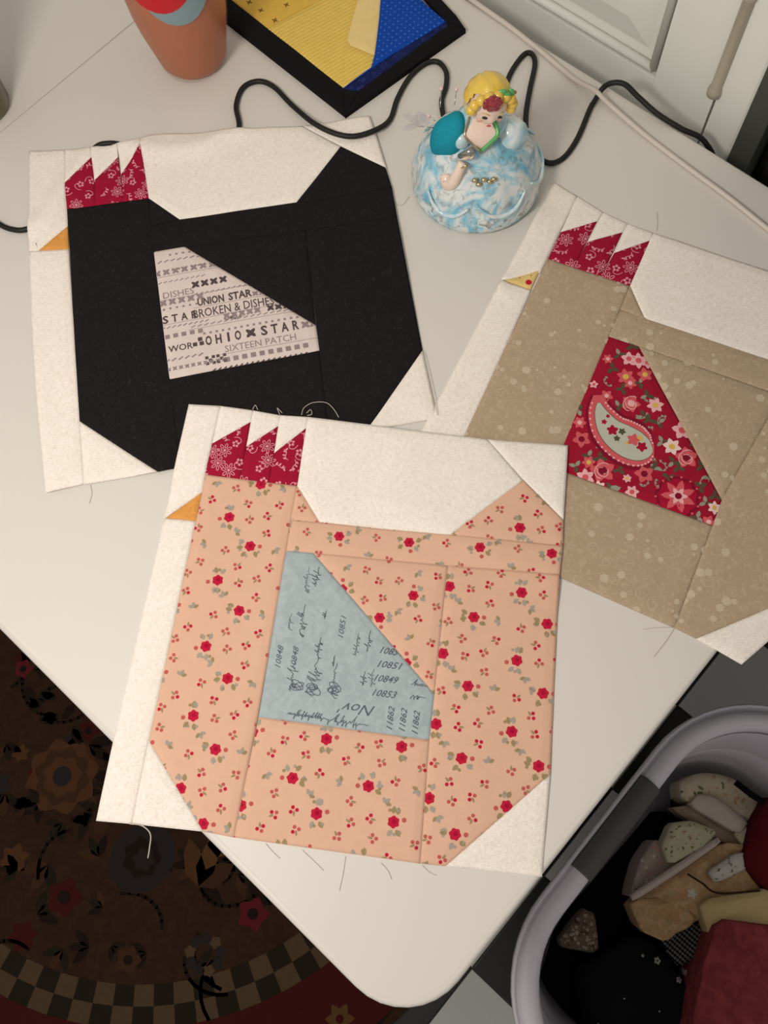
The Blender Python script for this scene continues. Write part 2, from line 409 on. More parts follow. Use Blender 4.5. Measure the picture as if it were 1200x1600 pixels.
def peach_print(A, u, v):
    """rose sprigs on a lattice; A = a rose, u / v = repeat across and down, metres"""
    out = []; U = Vector(u); Vv = Vector(v); s = U.length; au = atan2(U.y, U.x)
    def pos(i, j, a, b): p = Vector(A)+U*(i+a)+Vv*(j+b); return p.x, p.y
    k = s/.0612
    for i in range(-7, 8):
        for j in range(-7, 8):
            for (a, b, ty) in ((0, 0, 0), (.375, .43, 1)):
                x, y = pos(i, j, a, b)
                out.append((flower(x, y, .0050*k, 6, rnd.random()*6, .2), 1, 2)); out.append((circ(x+.0006, y, .0019*k, 6), 2, 3))
                for da in ((1.4, 1.9, 4.3, 4.9) if ty == 0 else (2.7, 3.2, 4.4, 5.4)):
                    an = au+da+rnd.uniform(-.2, .2); d = .0062*k
                    out.append((leaf(x+d*cos(an), y+d*sin(an), 0.0060*k, .0038*k, an+rnd.uniform(-.5, .5)), 4 if rnd.random() < .55 else 5, 1))
                    out.append((circ(x+1.5*d*cos(an+.25), y+1.5*d*sin(an+.25), .0014*k, 6), 4 if rnd.random() < .5 else 5, 1))
                an = au+(3.4 if ty == 0 else .05); out.append((circ(x+.0085*k*cos(an), y+.0085*k*sin(an), .0019*k, 7), 3, 2))
            for (a, b) in ((.24, -.24), (.70, -.26), (.55, -.07), (.30, .01), (.58, .21), (-.03+.06, .53)):
                x, y = pos(i, j, a, b); r = rnd.random()*6
                for q in range(3):
                    an = r+q*1.7; out.append((circ(x+.0026*k*cos(an), y+.0026*k*sin(an), .00155*k, 7), 1 if rnd.random() < .35 else 3, 1))
                out.append((leaf(x, y, .0046*k, .0018*k, r+4.6), 4, 1))
            for (a, b) in ((.13, .23), (.73, .45)):
                x, y = pos(i, j, a, b); r = rnd.random()*6
                for q in range(3): out.append((leaf(x, y, .0052*k, .0031*k, r+q*1.1), 5 if q else 4, 1))
    return out
PEACH = [peach, p_rose, p_rosed, p_dusty, p_olive, p_grey]
def comb_print(seed, box_, k=1.0):
    r = random.Random(seed); out = []; x0, y0, x1, y1 = box_
    pts = []
    for t in range(400):
        x, y = r.uniform(x0, x1), r.uniform(y0, y1)
        if all((x-a)**2+(y-b)**2 > (.0105*k)**2 for a, b in pts): pts.append((x, y))
    for n, (x, y) in enumerate(pts):
        a0 = r.random()*6
        if n % 3 == 0:
            for q in range(7):
                an = a0+q*2*pi/7; out += [(s, 1, 1) for s in ring(x+.0042*k*cos(an), y+.0042*k*sin(an), .0021*k, .0006*k, 8, .5, an)]
            out.append((circ(x, y, .0013*k), 1, 1))
        elif n % 3 == 1:
            for q in range(5):
                an = a0+q*2*pi/5; out.append((circ(x+.0022*k*cos(an), y+.0022*k*sin(an), .0012*k, 6), 1, 1))
            out += [(s, 1, 1) for s in stroke([(x+.003*k*cos(a0)+.0012*k*q*cos(a0+q*.35), y+.003*k*sin(a0)+.0012*k*q*sin(a0+q*.35)) for q in range(7)], .0006*k)]
        else:
            L_ = [(x+(.0014*q-.005)*k*cos(a0)-.0012*k*sin(q*.9)*sin(a0), y+(.0014*q-.005)*k*sin(a0)+.0012*k*sin(q*.9)*cos(a0)) for q in range(8)]
            out += [(s, 1, 1) for s in stroke(L_, .0006*k)]
            for q in (1, 3, 5, 6): out.append((leaf(L_[q][0], L_[q][1], .0030*k, .0016*k, a0+(1.0 if q % 2 else -1.0)), 1, 1))
    return out
def bbox(ps): return (min(p[0] for p in ps), min(p[1] for p in ps), max(p[0] for p in ps), max(p[1] for p in ps))
def cen(ps): return (sum(p[0] for p in ps)/len(ps), sum(p[1] for p in ps)/len(ps))

# ---- hen of peach rose cotton (front)
B3 = empty('quilt_block', (.190, .233, TZ)); tag(B3, 'hen quilt block in peach rose-print cotton with a pale blue script wing', 'quilt block', 'hen patchwork blocks')
def S3(name, poly, mats, prints=(), **k): return sheet(name, poly, h_three, mats, B3, (.190, .233, TZ), prints, **k)
Z3 = .7425
S3('background_patch', [(0.2411,0.4651),(0.2577,0.4429),(0.1912,0.3994),(0.1545,0.4072)], cream)
S3('beak_patch', [(0.1563,0.4060),(0.1912,0.3994),(0.1701,0.3856)], orange)
S3('background_patch', [(0.1545,0.4072),(0.1701,0.3856),(0.0207,0.2852),(-0.0299,0.2509),(-0.0467,0.2732)], cream)
c1 = [(0.2043,0.4080),(0.2210,0.3832),(0.2638,0.4122),(0.2285,0.4231)]; c2 = [(0.2210,0.3832),(0.2454,0.3988),(0.2766,0.3916),(0.2348,0.3627)]; c3 = [(0.2348,0.3627),(0.2565,0.3768),(0.2911,0.3719),(0.2482,0.3427)]
cp = comb_print(4, bbox(c1+c2+c3), 1.0)
for c in (c1, c2, c3): S3('comb_patch', c, [red, p_pink], cp, res=.003)
for b in ([(0.2285,0.4231),(0.2638,0.4122),(0.2731,0.4182),(0.2577,0.4429)], [(0.2454,0.3988),(0.2766,0.3916),(0.2851,0.3974),(0.2731,0.4182)], [(0.2565,0.3768),(0.2911,0.3719),(0.2993,0.3781),(0.2851,0.3974)]): S3('background_patch', b, cream)
LA = [(0.2651,0.1901),(0.2987,0.1434),(0.2205,0.1589)]; uu = (LA[1][0]-LA[0][0], LA[1][1]-LA[0][1]); vv = (LA[2][0]-LA[0][0], LA[2][1]-LA[0][1])
nv = (-uu[0], -uu[1]); nvv = (-vv[0], -vv[1])
NK = [(0.1907,0.3661)][0]; SK = [(0.2382,0.2854)][0]; BK = [(0.1122,0.1829)][0]; TK = [(0.2093,0.2152)][0]; AK = [(0.3394,0.1782)][0]; PK = [(0.2266,0.3399)][0]
S3('neck_patch', [(0.2043,0.4080),(0.2482,0.3427),(0.2005,0.3098),(0.0892,0.2345),(0.0146,0.1865),(0.0022,0.2066),(0.0207,0.2852)], PEACH, peach_print(NK, uu, vv))
S3('background_patch', [(0.0207,0.2852),(0.0022,0.2066),(-0.0299,0.2509)], cream)
S3('neck_patch', [(0.2482,0.3427),(0.2369,0.3064),(0.2229,0.3261)], PEACH, peach_print(PK, uu, vv))
S3('background_patch', [(0.2993,0.3781),(0.3830,0.2478),(0.3733,0.2022),(0.2978,0.2172),(0.2369,0.3064),(0.2482,0.3427)], cream)
S3('tail_patch', [(0.3742,0.2029),(0.3680,0.1560),(0.3505,0.1429),(0.2978,0.2172)], PEACH, peach_print(AK, uu, vv))
S3('background_patch', [(0.3830,0.2478),(0.4222,0.1937),(0.3680,0.1560),(0.3742,0.2029)], cream)
S3('back_patch', [(0.2229,0.3261),(0.2369,0.3064),(0.2978,0.2172),(0.3505,0.1429),(0.3298,0.1300),(0.2778,0.2023),(0.2141,0.2924),(0.2009,0.3102)], PEACH, peach_print(SK, nvv, uu))
S3('body_patch', [(0.2141,0.2924),(0.2778,0.2023),(0.1925,0.1434)], PEACH, peach_print(TK, nvv, uu))
S3('body_patch', [(0.2778,0.2023),(0.3298,0.1300),(0.2943,0.1059),(0.2588,0.0805),(0.2041,0.0398),(0.1039,0.0564),(0.0928,0.0714),(0.1637,0.1238),(0.1929,0.1430)], PEACH, peach_print(LA[0], uu, vv))
S3('background_patch', [(0.2041,0.0398),(0.1442,0.0001),(0.1039,0.0564)], cream)
S3('body_patch', [(0.0898,0.2338),(0.1637,0.1238),(0.0928,0.0714),(0.0146,0.1865)], PEACH, peach_print(BK, nv, nvv))
# the blue wing printed with faded handwriting
def scrawl(at, xdir, h, n, seed, mi=1, w=.0005):
    r = random.Random(seed); l = sqrt(xdir[0]**2+xdir[1]**2); dx, dy = xdir[0]/l, xdir[1]/l; pts = []; x = 0
    h *= .62
    for q in range(n*3):
        k = r.random(); x += h*r.uniform(.12, .26)
        if k < .72: pts.append((x, h*(.10+.24*(q % 2))*r.uniform(.7, 1.2)))
        elif k < .86: pts += [(x+h*.10, h*r.uniform(.75, 1.1)), (x+h*.02, h*r.uniform(.6, .9)), (x+h*.05, 0)]
        else: pts += [(x+h*.02, -h*r.uniform(.3, .6)), (x-h*.10, -h*.25), (x+h*.16, h*.15)]
    pts += [(x+h*.5, h*.12), (x+h*1.1, h*.05)]
    P = [p.to_2d() for p in spline([(a, b, 0) for a, b in pts], 3)]
    return [(s, mi, 1) for s in stroke([(at[0]+p.x*dx-p.y*dy+.3*p.y*dx, at[1]+p.x*dy+p.y*dx+.3*p.y*dy) for p in P], w)]
wp = []
E = [(0.0898,0.2338),(0.1637,0.1238),(0.2009,0.3102)]; ex = (E[1][0]-E[0][0], E[1][1]-E[0][1]); ey = (E[2][0]-E[0][0], E[2][1]-E[0][1]); ne = (-ey[0], -ey[1])
for s_, p in (('10854', [(0.1873,0.1977)][0]), ('10851', [(0.1781,0.1921)][0]), ('10849', [(0.1683,0.1867)][0]), ('10853', [(0.1589,0.1802)][0])): wp += lettering(s_, p, ex, .0052, .019, .01, .45)
for p in [(0.1270,0.2467),(0.1343,0.2369)]: wp += lettering('10848', p, ey, .0044, .018, .004, .4)
for p in [(0.1769,0.2250)]: wp += lettering('10851', p, ey, .0044, .018, .004, .4)
for p in [(0.1493,0.1493),(0.1547,0.1411),(0.1597,0.1325)]: wp += lettering('11862', p, ey, .0046, .018, .008, .4)
for k, (p, h, n) in enumerate((([(0.1856,0.2735)][0], .008, 6), ([(0.1942,0.2702)][0], .007, 5), ([(0.1568,0.2520)][0], .010, 5), ([(0.1545,0.2624)][0], .007, 4),
                               ([(0.1528,0.2295)][0], .006, 6), ([(0.1563,0.2163)][0], .003, 6), ([(0.1742,0.2088)][0], .005, 8), ([(0.1823,0.2033)][0], .006, 6), ([(0.1607,0.1886)][0], .006, 4), ([(0.1639,0.1827)][0], .007, 4), ([(0.1797,0.2469)][0], .004, 3))): wp += scrawl(p, ey, h, n, 20+k, 1 if k % 3 else 2)
wp += scrawl([(0.1050,0.2194)][0], ex, .007, 12, 40); wp += scrawl([(0.1224,0.1924)][0], ex, .010, 7, 41)
wp += lettering('Nov\'', [(0.1556,0.1707)][0], (-ex[0], -ex[1]), .008, .026, 0, .5)
for p in [(0.1266,0.2290),(0.1330,0.2158),(0.1455,0.2037)]:
    for q in range(3): wp += [(s, 1, 1) for s in ring(p[0]+rnd.uniform(-.003, .003), p[1]+rnd.uniform(-.003, .003), .0055-.001*q, .0006, 10, .5, 1.6+q*.5)]
wp += scrawl([(0.1200,0.2276)][0], ey, .009, 6, 50); wp += scrawl([(0.1276,0.2115)][0], ey, .011, 6, 51); wp += scrawl([(0.1385,0.2005)][0], ey, .010, 6, 52); wp += scrawl([(0.1850,0.1624)][0], ex, .008, 5, 53); wp += scrawl([(0.1790,0.1558)][0], ex, .006, 3, 54)
w3 = S3('wing_patch', [(0.2009,0.3102),(0.2141,0.2924),(0.1925,0.1434),(0.1637,0.1238),(0.0898,0.2338)], [script_bg, p_ink, p_ink2], wp); w3['label'] = 'dusty blue wing printed with faded handwriting'

# ---- black hen (upper left)
B1 = empty('quilt_block', (.345, .535, TZ)); tag(B1, 'hen quilt block in solid black cotton with a cream word-print wing', 'quilt block', 'hen patchwork blocks')
def S1(name, poly, mats, prints=(), **k): return sheet(name, poly, h_one, mats, B1, (.345, .535, TZ), prints, **k)
S1('background_patch', [(0.3310,0.7826),(0.3542,0.7556),(0.2965,0.6874),(0.2608,0.6882),(0.2545,0.6947)], cream)
S1('beak_patch', [(0.2608,0.6882),(0.2965,0.6874),(0.2802,0.6683)], orange)
S1('background_patch', [(0.2545,0.6947),(0.2802,0.6683),(0.1678,0.5286),(0.1312,0.4816),(0.1042,0.4998),(0.2017,0.6297),(0.1549,0.5693)], cream)
c1 = [(0.3096,0.7021),(0.3295,0.6848),(0.3643,0.7266),(0.3276,0.7240)]; c2 = [(0.3295,0.6848),(0.3491,0.7072),(0.3819,0.7088),(0.3499,0.6671)]; c3 = [(0.3499,0.6671),(0.3710,0.6925),(0.4052,0.7008),(0.3681,0.6508)]
cp = comb_print(9, bbox(c1+c2+c3), 1.0)
for c in (c1, c2, c3): S1('comb_patch', c, [red, p_pink], cp, res=.003)
for b in ([(0.3276,0.7240),(0.3643,0.7266),(0.3716,0.7356),(0.3542,0.7556)], [(0.3491,0.7072),(0.3819,0.7088),(0.3918,0.7195),(0.3716,0.7356)], [(0.3710,0.6925),(0.4052,0.7008),(0.4106,0.7074),(0.3918,0.7195)]): S1('background_patch', b, cream)
S1('background_patch', [(0.4106,0.7074),(0.4189,0.7034),(0.4786,0.6415),(0.5234,0.5953),(0.5287,0.5504),(0.4550,0.5391),(0.3703,0.6109),(0.3681,0.6508)], cream)
S1('neck_patch', [(0.3681,0.6508),(0.3703,0.6109),(0.3478,0.6268)], black)
S1('tail_patch', [(0.4550,0.5391),(0.5287,0.5504),(0.5371,0.5003),(0.5240,0.4806)], black)
S1('background_patch', [(0.5234,0.5953),(0.5730,0.5530),(0.5533,0.5229),(0.5370,0.4994)], cream)
S1('back_patch', [(0.3478,0.6268),(0.3703,0.6109),(0.4550,0.5391),(0.5240,0.4806),(0.5029,0.4556),(0.4384,0.5112),(0.3522,0.5863),(0.3289,0.6044)], black)
S1('body_patch', [(0.3522,0.5863),(0.4384,0.5112),(0.3704,0.4355)], black)
S1('body_patch', [(0.4384,0.5112),(0.5029,0.4556),(0.4687,0.4154),(0.4124,0.3460),(0.3236,0.3319),(0.2978,0.3512),(0.3538,0.4153)], black)
S1('background_patch', [(0.4124,0.3460),(0.3716,0.2941),(0.3236,0.3319)], cream)
S1('neck_patch', [(0.3096,0.7021),(0.3681,0.6508),(0.3289,0.6044),(0.2468,0.4977),(0.1961,0.4293),(0.1796,0.4413),(0.1678,0.5286)], black)
S1('background_patch', [(0.1678,0.5286),(0.1796,0.4413),(0.1308,0.4812)], cream)
S1('body_patch', [(0.2468,0.4977),(0.3538,0.4153),(0.2978,0.3512),(0.1961,0.4293)], black)
np_ = []
D = [(0.2918,0.4956),(0.3591,0.4429)]; nd = (D[1][0]-D[0][0], D[1][1]-D[0][1]); nl = sqrt(nd[0]**2+nd[1]**2); nd = (nd[0]/nl, nd[1]/nl); nn = (-nd[1], nd[0])
def at1(p, a=0, b=0): return (p[0]+nd[0]*a+nn[0]*b, p[1]+nd[1]*a+nn[1]*b)
def marks(p, n, step, size, kind, mi=1):
    out = []
    for i in range(n):
        c = at1(p, i*step, size/2)
        if kind == 'x':
            for q in range(4): an = pi/4+q*pi/2+atan2(nd[1], nd[0]); out.append((leaf(c[0], c[1], size*.75, size*.45, an), mi, 1))
        elif kind == 'sq': out.append((circ(c[0], c[1], size*.62, 4, pi/4+atan2(nd[1], nd[0])), mi, 1))
        elif kind == 'chk':
            for a in range(3):
                for b in range(3):
                    if (a+b) % 2 == 0: cc = at1(c, (a-1)*size/3, (b-1)*size/3); out.append((circ(cc[0], cc[1], size*.23, 4, pi/4+atan2(nd[1], nd[0])), mi, 1))
        elif kind == 'bar': out += [(s, mi, 1) for s in stroke([at1(c, -step*.3, -size*.3), at1(c, step*.3, size*.3)], size*.4)]
        elif kind == 'dash': out += [(s, mi, 1) for s in stroke([at1(c, -step*.42, 0), at1(c, step*.42, 0)], size*.5)]
    return out
def spaced(t, p, h, adv, w, bold, mi):
    out = []
    for i, c in enumerate(t):
        if c != ' ': out += lettering(c, at1(p, i*adv+(w*.28 if c == 'I' else 0)), nd, h, w*(.45 if c == 'I' else 1), bold, 0, mi, 1)
    return out
w1p = [(0.3244,0.5893),(0.3133,0.5811),(0.3092,0.5734),(0.2999,0.5603),(0.3281,0.5456),(0.3224,0.5398),(0.3155,0.5303),(0.2819,0.5416),(0.3036,0.5240),(0.3206,0.5017),(0.2972,0.5174),(0.2918,0.4956),(0.2653,0.5160),(0.2979,0.4775),(0.2813,0.4785),(0.2926,0.4690),(0.2786,0.4718),(0.2740,0.5267),(0.2579,0.5100),(0.2525,0.5027),(0.3268,0.5746),(0.3363,0.5879)]
np_ += marks(w1p[0], 8, .006, .0026, 'bar', 2) + marks(w1p[1], 9, .0085, .0055, 'x', 2) + marks(w1p[2], 9, .005, .002, 'bar', 2) + marks(w1p[20], 8, .006, .002, 'sq', 2) + marks(w1p[21], 6, .006, .0022, 'sq', 2)
np_ += lettering('DISHES', w1p[3], nd, .0064, .029, 0, 0, 2, 1) + marks(w1p[4], 4, .0085, .0062, 'x', 1) + marks(w1p[5], 10, .005, .0022, 'bar', 2)
np_ += lettering('UNION', w1p[6], nd, .0074, .0245, .03, 0, 1, 1) + lettering('STAR', at1(w1p[6], .0285), nd, .0074, .0215, .03, 0, 1, 1) + marks(at1(w1p[6], .053), 3, .006, .0046, 'x', 2) + spaced('STAR', w1p[7], .0074, .0088, .0056, .025, 1)
np_ += lettering('BROKEN & DISHES', w1p[8], nd, .0086, .074, .004, 0, 1, 1) + scrawl(w1p[9], nd, .0045, 10, 77, 2, .0005) + marks(w1p[10], 16, .006, .0022, 'bar', 2)
np_ += spaced('OHIO', w1p[11], .0090, .0088, .0058, .03, 1) + spaced('STAR', at1(w1p[11], .050), .0090, .0094, .0060, .03, 1) + marks(at1(w1p[11], .041, .0005), 1, .01, .0078, 'x', 1) + marks(at1(w1p[11], .090), 4, .0075, .0065, 'x', 2)
np_ += lettering('WOR', w1p[12], nd, .0062, .022, .01, 0, 1, 1) + lettering('SIXTEEN PATCH', w1p[13], nd, .0066, .064, 0, 0, 2, 1) + marks(w1p[14], 2, .010, .0088, 'chk', 1) + marks(w1p[15], 10, .0078, .0052, 'sq', 2) + marks(w1p[16], 18, .0048, .003, 'bar', 1)
np_ += marks(at1(w1p[3], .0, -.0075), 5, .0085, .0058, 'x', 2) + marks(at1(w1p[3], .0, -.0125), 7, .006, .0022, 'sq', 2) + marks(at1(w1p[7], 0, -.006), 9, .005, .0024, 'bar', 2) + marks(at1(w1p[8], .030, -.006), 5, .007, .0052, 'x', 2) + marks(at1(w1p[8], .070, -.006), 6, .0072, .0056, 'x', 1) + marks(at1(w1p[11], 0, .0112), 18, .0056, .0024, 'sq', 2) + marks(at1(w1p[12], .024, .001), 2, .006, .0044, 'sq', 1) + marks(at1(w1p[12], .029, .0055), 1, .006, .0044, 'sq', 1)
np_ += marks(w1p[17], 5, .0075, .0048, 'sq', 2) + marks(w1p[18], 6, .006, .003, 'bar', 2) + marks(w1p[19], 10, .0055, .0034, 'x', 2)
for k in (1, 3, 6, 7, 10, 13): np_ += [(s, 2, 1) for s in stroke([at1(w1p[k], -.004, -.0016), at1(w1p[k], .05, -.0016), at1(w1p[k], .10, -.0016)], .00035)]
w1 = S1('wing_patch', [(0.3289,0.6044),(0.3522,0.5863),(0.3704,0.4355),(0.3538,0.4153),(0.2468,0.4977)], [news, p_news, p_news2], np_); w1['label'] = 'cream wing printed with rows of dark words and marks'

# ---- taupe hen (right)
B2 = empty('quilt_block', (.480, .165, TZ)); tag(B2, 'hen quilt block in taupe swirl-print cotton with a red paisley wing', 'quilt block', 'hen patchwork blocks')
def S2(name, poly, mats, prints=(), **k): return sheet(name, poly, h_two, mats, B2, (.480, .165, TZ), prints, **k)
def taupe_print(seed, ps):
    r = random.Random(seed); out = []; x0, y0, x1, y1 = bbox(ps); n = int((x1-x0)*(y1-y0)/.00030)
    for q in range(n):
        x, y = r.uniform(x0, x1), r.uniform(y0, y1); t = r.random()
        if t < .55: out.append((flower(x, y, r.uniform(.0016, .0042), 8, 0, .2, 3), 1, 1))
        else:
            a = r.random()*6; R0 = r.uniform(.004, .008); out += [(s, 1, 1) for s in stroke([(x+(R0*(1-k/16))*cos(a+k*.55), y+(R0*(1-k/16))*sin(a+k*.55)) for k in range(14)], .0005)]
    return out
def TS(name, poly, seed): return S2(name, poly, [taupe, p_tl], taupe_print(seed, poly))
S2('background_patch', [(0.6261,0.3684),(0.6272,0.3424),(0.5405,0.3170),(0.5114,0.3383)], cream)
bk = [(0.5139,0.3352),(0.5431,0.3191),(0.5215,0.3127)]; dotc = [(0.5256,0.3182),(0.5241,0.3272),(0.5327,0.3210)]
S2('beak_patch', bk, [yellow_beak, p_rose, p_olive], [(circ(dotc[0][0], dotc[0][1], .0028, 10), 1, 1), (circ(dotc[1][0], dotc[1][1], .0009, 6), 2, 1), (circ(dotc[2][0], dotc[2][1], .0009, 6), 2, 1)])
S2('background_patch', [(0.5114,0.3383),(0.5213,0.3119),(0.3751,0.2651),(0.2984,0.2453),(0.2895,0.2789)], cream)
c1 = [(0.5569,0.3205),(0.5646,0.2975),(0.6169,0.3117),(0.5869,0.3294)]; c2 = [(0.5646,0.2975),(0.5942,0.3044),(0.6223,0.2868),(0.5729,0.2731)]; c3 = [(0.5729,0.2731),(0.6004,0.2789),(0.6309,0.2625),(0.5812,0.2476)]
cp = comb_print(23, bbox(c1+c2+c3), 1.1)
for c in (c1, c2, c3): S2('comb_patch', c, [red, p_pink], cp, res=.003)
for b in ([(0.5869,0.3294),(0.6169,0.3117),(0.6284,0.3132),(0.6272,0.3424)], [(0.5942,0.3044),(0.6223,0.2868),(0.6330,0.2891),(0.6284,0.3132)], [(0.6004,0.2789),(0.6309,0.2625),(0.6394,0.2652),(0.6330,0.2891)]): S2('background_patch', b, cream)
TS('neck_patch', [(0.5569,0.3205),(0.5812,0.2476),(0.5279,0.2326),(0.4226,0.1960),(0.3187,0.1648),(0.2984,0.2453),(0.3751,0.2651)], 1)
TS('neck_patch', [(0.5812,0.2476),(0.5616,0.2164),(0.5565,0.2395)], 2)
S2('background_patch', [(0.6394,0.2652),(0.6881,0.1129),(0.6678,0.0775),(0.6025,0.0923),(0.5616,0.2164),(0.5812,0.2476)], cream)
TS('tail_patch', [(0.6678,0.0775),(0.6560,0.0338),(0.6305,0.0266),(0.6025,0.0923)], 3)
S2('background_patch', [(0.6881,0.1129),(0.7039,0.0453),(0.6560,0.0338),(0.6678,0.0775)], cream)
TS('back_patch', [(0.5565,0.2395),(0.5616,0.2164),(0.5953,0.1131),(0.6305,0.0266),(0.6048,0.0203),(0.5765,0.0864),(0.5378,0.2063),(0.5282,0.2314)], 4)
TS('body_patch', [(0.5378,0.2063),(0.5765,0.0864),(0.4664,0.0697)], 5)
TS('body_patch', [(0.5765,0.0864),(0.6048,0.0203),(0.4878,-0.0135),(0.4393,-0.0217),(0.3594,0.0181),(0.3551,0.0361),(0.4436,0.0624),(0.4664,0.0697)], 6)
S2('background_patch', [(0.4393,-0.0217),(0.4220,-0.0291),(0.3654,-0.0190),(0.3594,0.0181)], cream)
TS('body_patch', [(0.3994,0.1920),(0.4436,0.0624),(0.3551,0.0361),(0.3187,0.1648)], 7)
# paisley wing
pp = []
pz = lambda l: l
def fl(p, r, c, petals=6, centre=6, ctr=.35): 
    pp.append((flower(p[0], p[1], r, petals, rnd.random()*6, .4), c, 3)); pp.append((circ(p[0], p[1], r*ctr, 7), centre, 4))
FP = [(0.5214,0.2044),(0.5252,0.1970),(0.5286,0.1901),(0.5058,0.1961),(0.5178,0.1848),(0.5033,0.1895),(0.4881,0.1775),(0.4999,0.1609),(0.4807,0.1975),(0.4460,0.1994),(0.4349,0.1888),(0.4222,0.1716),(0.4238,0.1583),(0.4100,0.1655),(0.4436,0.1307),(0.4312,0.1390),(0.4956,0.1303),(0.4778,0.1279),(0.4776,0.1129),(0.4244,0.1288),(0.4456,0.0982),(0.4565,0.0702),(0.4436,0.0667),(0.4104,0.1520),(0.4512,0.1572),(0.4924,0.1450),(0.4824,0.2123),(0.5097,0.2181),(0.4591,0.0953),(0.4644,0.1506)]
for i, r_, c, ctr in ((0, .007, 2, 3), (1, .008, 2, 3), (2, .006, 2, 3), (3, .008, 3, 6), (4, .007, 3, 6), (5, .006, 3, 2), (6, .0085, 3, 2), (7, .0075, 2, 6), (8, .006, 3, 2), (9, .006, 3, 2), (10, .008, 3, 7), (11, .006, 3, 6), (12, .011, 3, 7), (13, .008, 2, 3), (14, .0085, 3, 7), (15, .004, 2, 6), (16, .009, 2, 3), (17, .008, 8, 6), (18, .010, 3, 7), (19, .006, 2, 3), (21, .006, 8, 6), (22, .006, 3, 2), (23, .006, 8, 3), (26, .004, 2, 3), (27, .005, 3, 2)): fl(FP[i], r_, c, 6 if i % 2 else 5, ctr)
for i in (12, 18, 6): 
    for q in range(3): pp += [(s, 2, 4) for s in ring(FP[i][0], FP[i][1], .0075-.002*q, .0007, 9, .8, q, q, q+3.6)]
for p in [(0.5327,0.2094),(0.5196,0.2132),(0.5048,0.2096),(0.5086,0.1833),(0.4947,0.1912),(0.4796,0.1838),(0.5026,0.1716),(0.4847,0.1630),(0.4889,0.1490),(0.4413,0.1723),(0.4267,0.1751),(0.4315,0.1668),(0.4335,0.1486),(0.4672,0.1189),(0.4662,0.1131),(0.4540,0.1273),(0.4764,0.1366),(0.4939,0.1162),(0.4797,0.0991),(0.4755,0.0892),(0.4650,0.0755),(0.4407,0.0759),(0.4554,0.0782),(0.4160,0.1438),(0.4126,0.1775),(0.4163,0.1408),(0.4862,0.1568),(0.4642,0.0894),(0.4542,0.1140),(0.4551,0.2071)]:
    a = rnd.random()*6
    for q in range(3): pp.append((leaf(p[0], p[1], .0062, .0034, a+q*1.9), 4 if rnd.random() < .65 else 5, 2))
for p in [(0.5006,0.1721),(0.4826,0.1674),(0.4948,0.1467),(0.4590,0.1303),(0.4551,0.1217),(0.4344,0.1284),(0.4798,0.1489),(0.4723,0.0869),(0.4950,0.2069),(0.4462,0.1190)]:
    a = rnd.random()*6; pp += [(s, 5, 2) for s in stroke([(p[0]+.001*k*cos(a+k*.3), p[1]+.001*k*sin(a+k*.3)) for k in range(9)], .0007)]
    for q in (2, 4, 6, 8): pp.append((circ(p[0]+.001*q*cos(a+q*.3)+.001, p[1]+.001*q*sin(a+q*.3), .0011, 6), 5, 2))
def paisley(spine, widths, mi, lev):
    S = [Vector((*p, 0)) for p in spine]; n = len(S); Lf, Rt = [], []
    for i in range(n):
        t = (S[min(i+1, n-1)]-S[max(i-1, 0)]).normalized(); nrm = Vector((-t.y, t.x, 0)); Lf.append(S[i]+nrm*widths[i]); Rt.append(S[i]-nrm*widths[i])
    for i in range(n-1): pp.append(([Lf[i].to_2d()[:], Lf[i+1].to_2d()[:], Rt[i+1].to_2d()[:], Rt[i].to_2d()[:]], mi, lev))
sp = spline([(*p, 0) for p in [(0.4766,0.2032),(0.4657,0.1928),(0.4582,0.1778),(0.4571,0.1637),(0.4591,0.1506),(0.4629,0.1417),(0.4659,0.1373)]], 4); sp = [p.to_2d()[:] for p in sp]; n_ = len(sp)
wd = [.0045+.0165*sin(pi*min(1, (i/(n_-1))**1.25))**.8*(1 if i < n_-1 else 0) for i in range(n_)]
paisley(sp, [w+.0015 for w in wd], 7, 3); paisley(sp, [w*.92 for w in wd], 3, 4); paisley(sp[2:-1], [max(.0004, (w-.0058)*.95) for w in wd[2:-1]], 4, 5); paisley(sp[2:-1], [max(.0002, (w-.0064)*.95) for w in wd[2:-1]], 9, 6)
for q in range(2, n_-1, 1):
    for s_ in (1, -1):
        t = Vector(sp[min(q+1, n_-1)])-Vector(sp[q-1]); t.normalize(); p = Vector(sp[q])+Vector((-t.y, t.x))*s_*(wd[q]-.0022); pp.append((circ(p.x, p.y, .0010, 6), 2, 5))
for p, r_, c in zip([(0.4581,0.1743),(0.4597,0.1842),(0.4624,0.1557),(0.4617,0.1467),(0.4623,0.1675),(0.4544,0.1669),(0.4668,0.1524),(0.4660,0.1850),(0.4566,0.1580)], (.0052, .0026, .006, .005, .0034, .003, .003, .002, .002), (1, 1, 3, 1, 4, 4, 6, 1, 6)):
    pp.append((flower(p[0], p[1], r_, 5, rnd.random()*6, .4), c, 7))
E2 = FP[20]
pp.append((flower(E2[0]-.001, E2[1], .019, 9, 0, .12), 7, 2)); pp.append((flower(E2[0]-.001, E2[1], .0165, 9, 0, .12), 1+0, 3)); pp.append((flower(E2[0], E2[1], .0145, 7, .4, .5), 3, 4)); pp.append((flower(E2[0], E2[1], .008, 6, .1, .5), 2, 5)); pp.append((circ(E2[0], E2[1], .003, 7), 7, 6))
for q in range(14): a = q*2*pi/14; pp.append((circ(E2[0]-.001+.0177*cos(a), E2[1]+.0177*sin(a), .0011, 6), 3, 4))
p_redd = fabric('print_wine', (128, 20, 44))
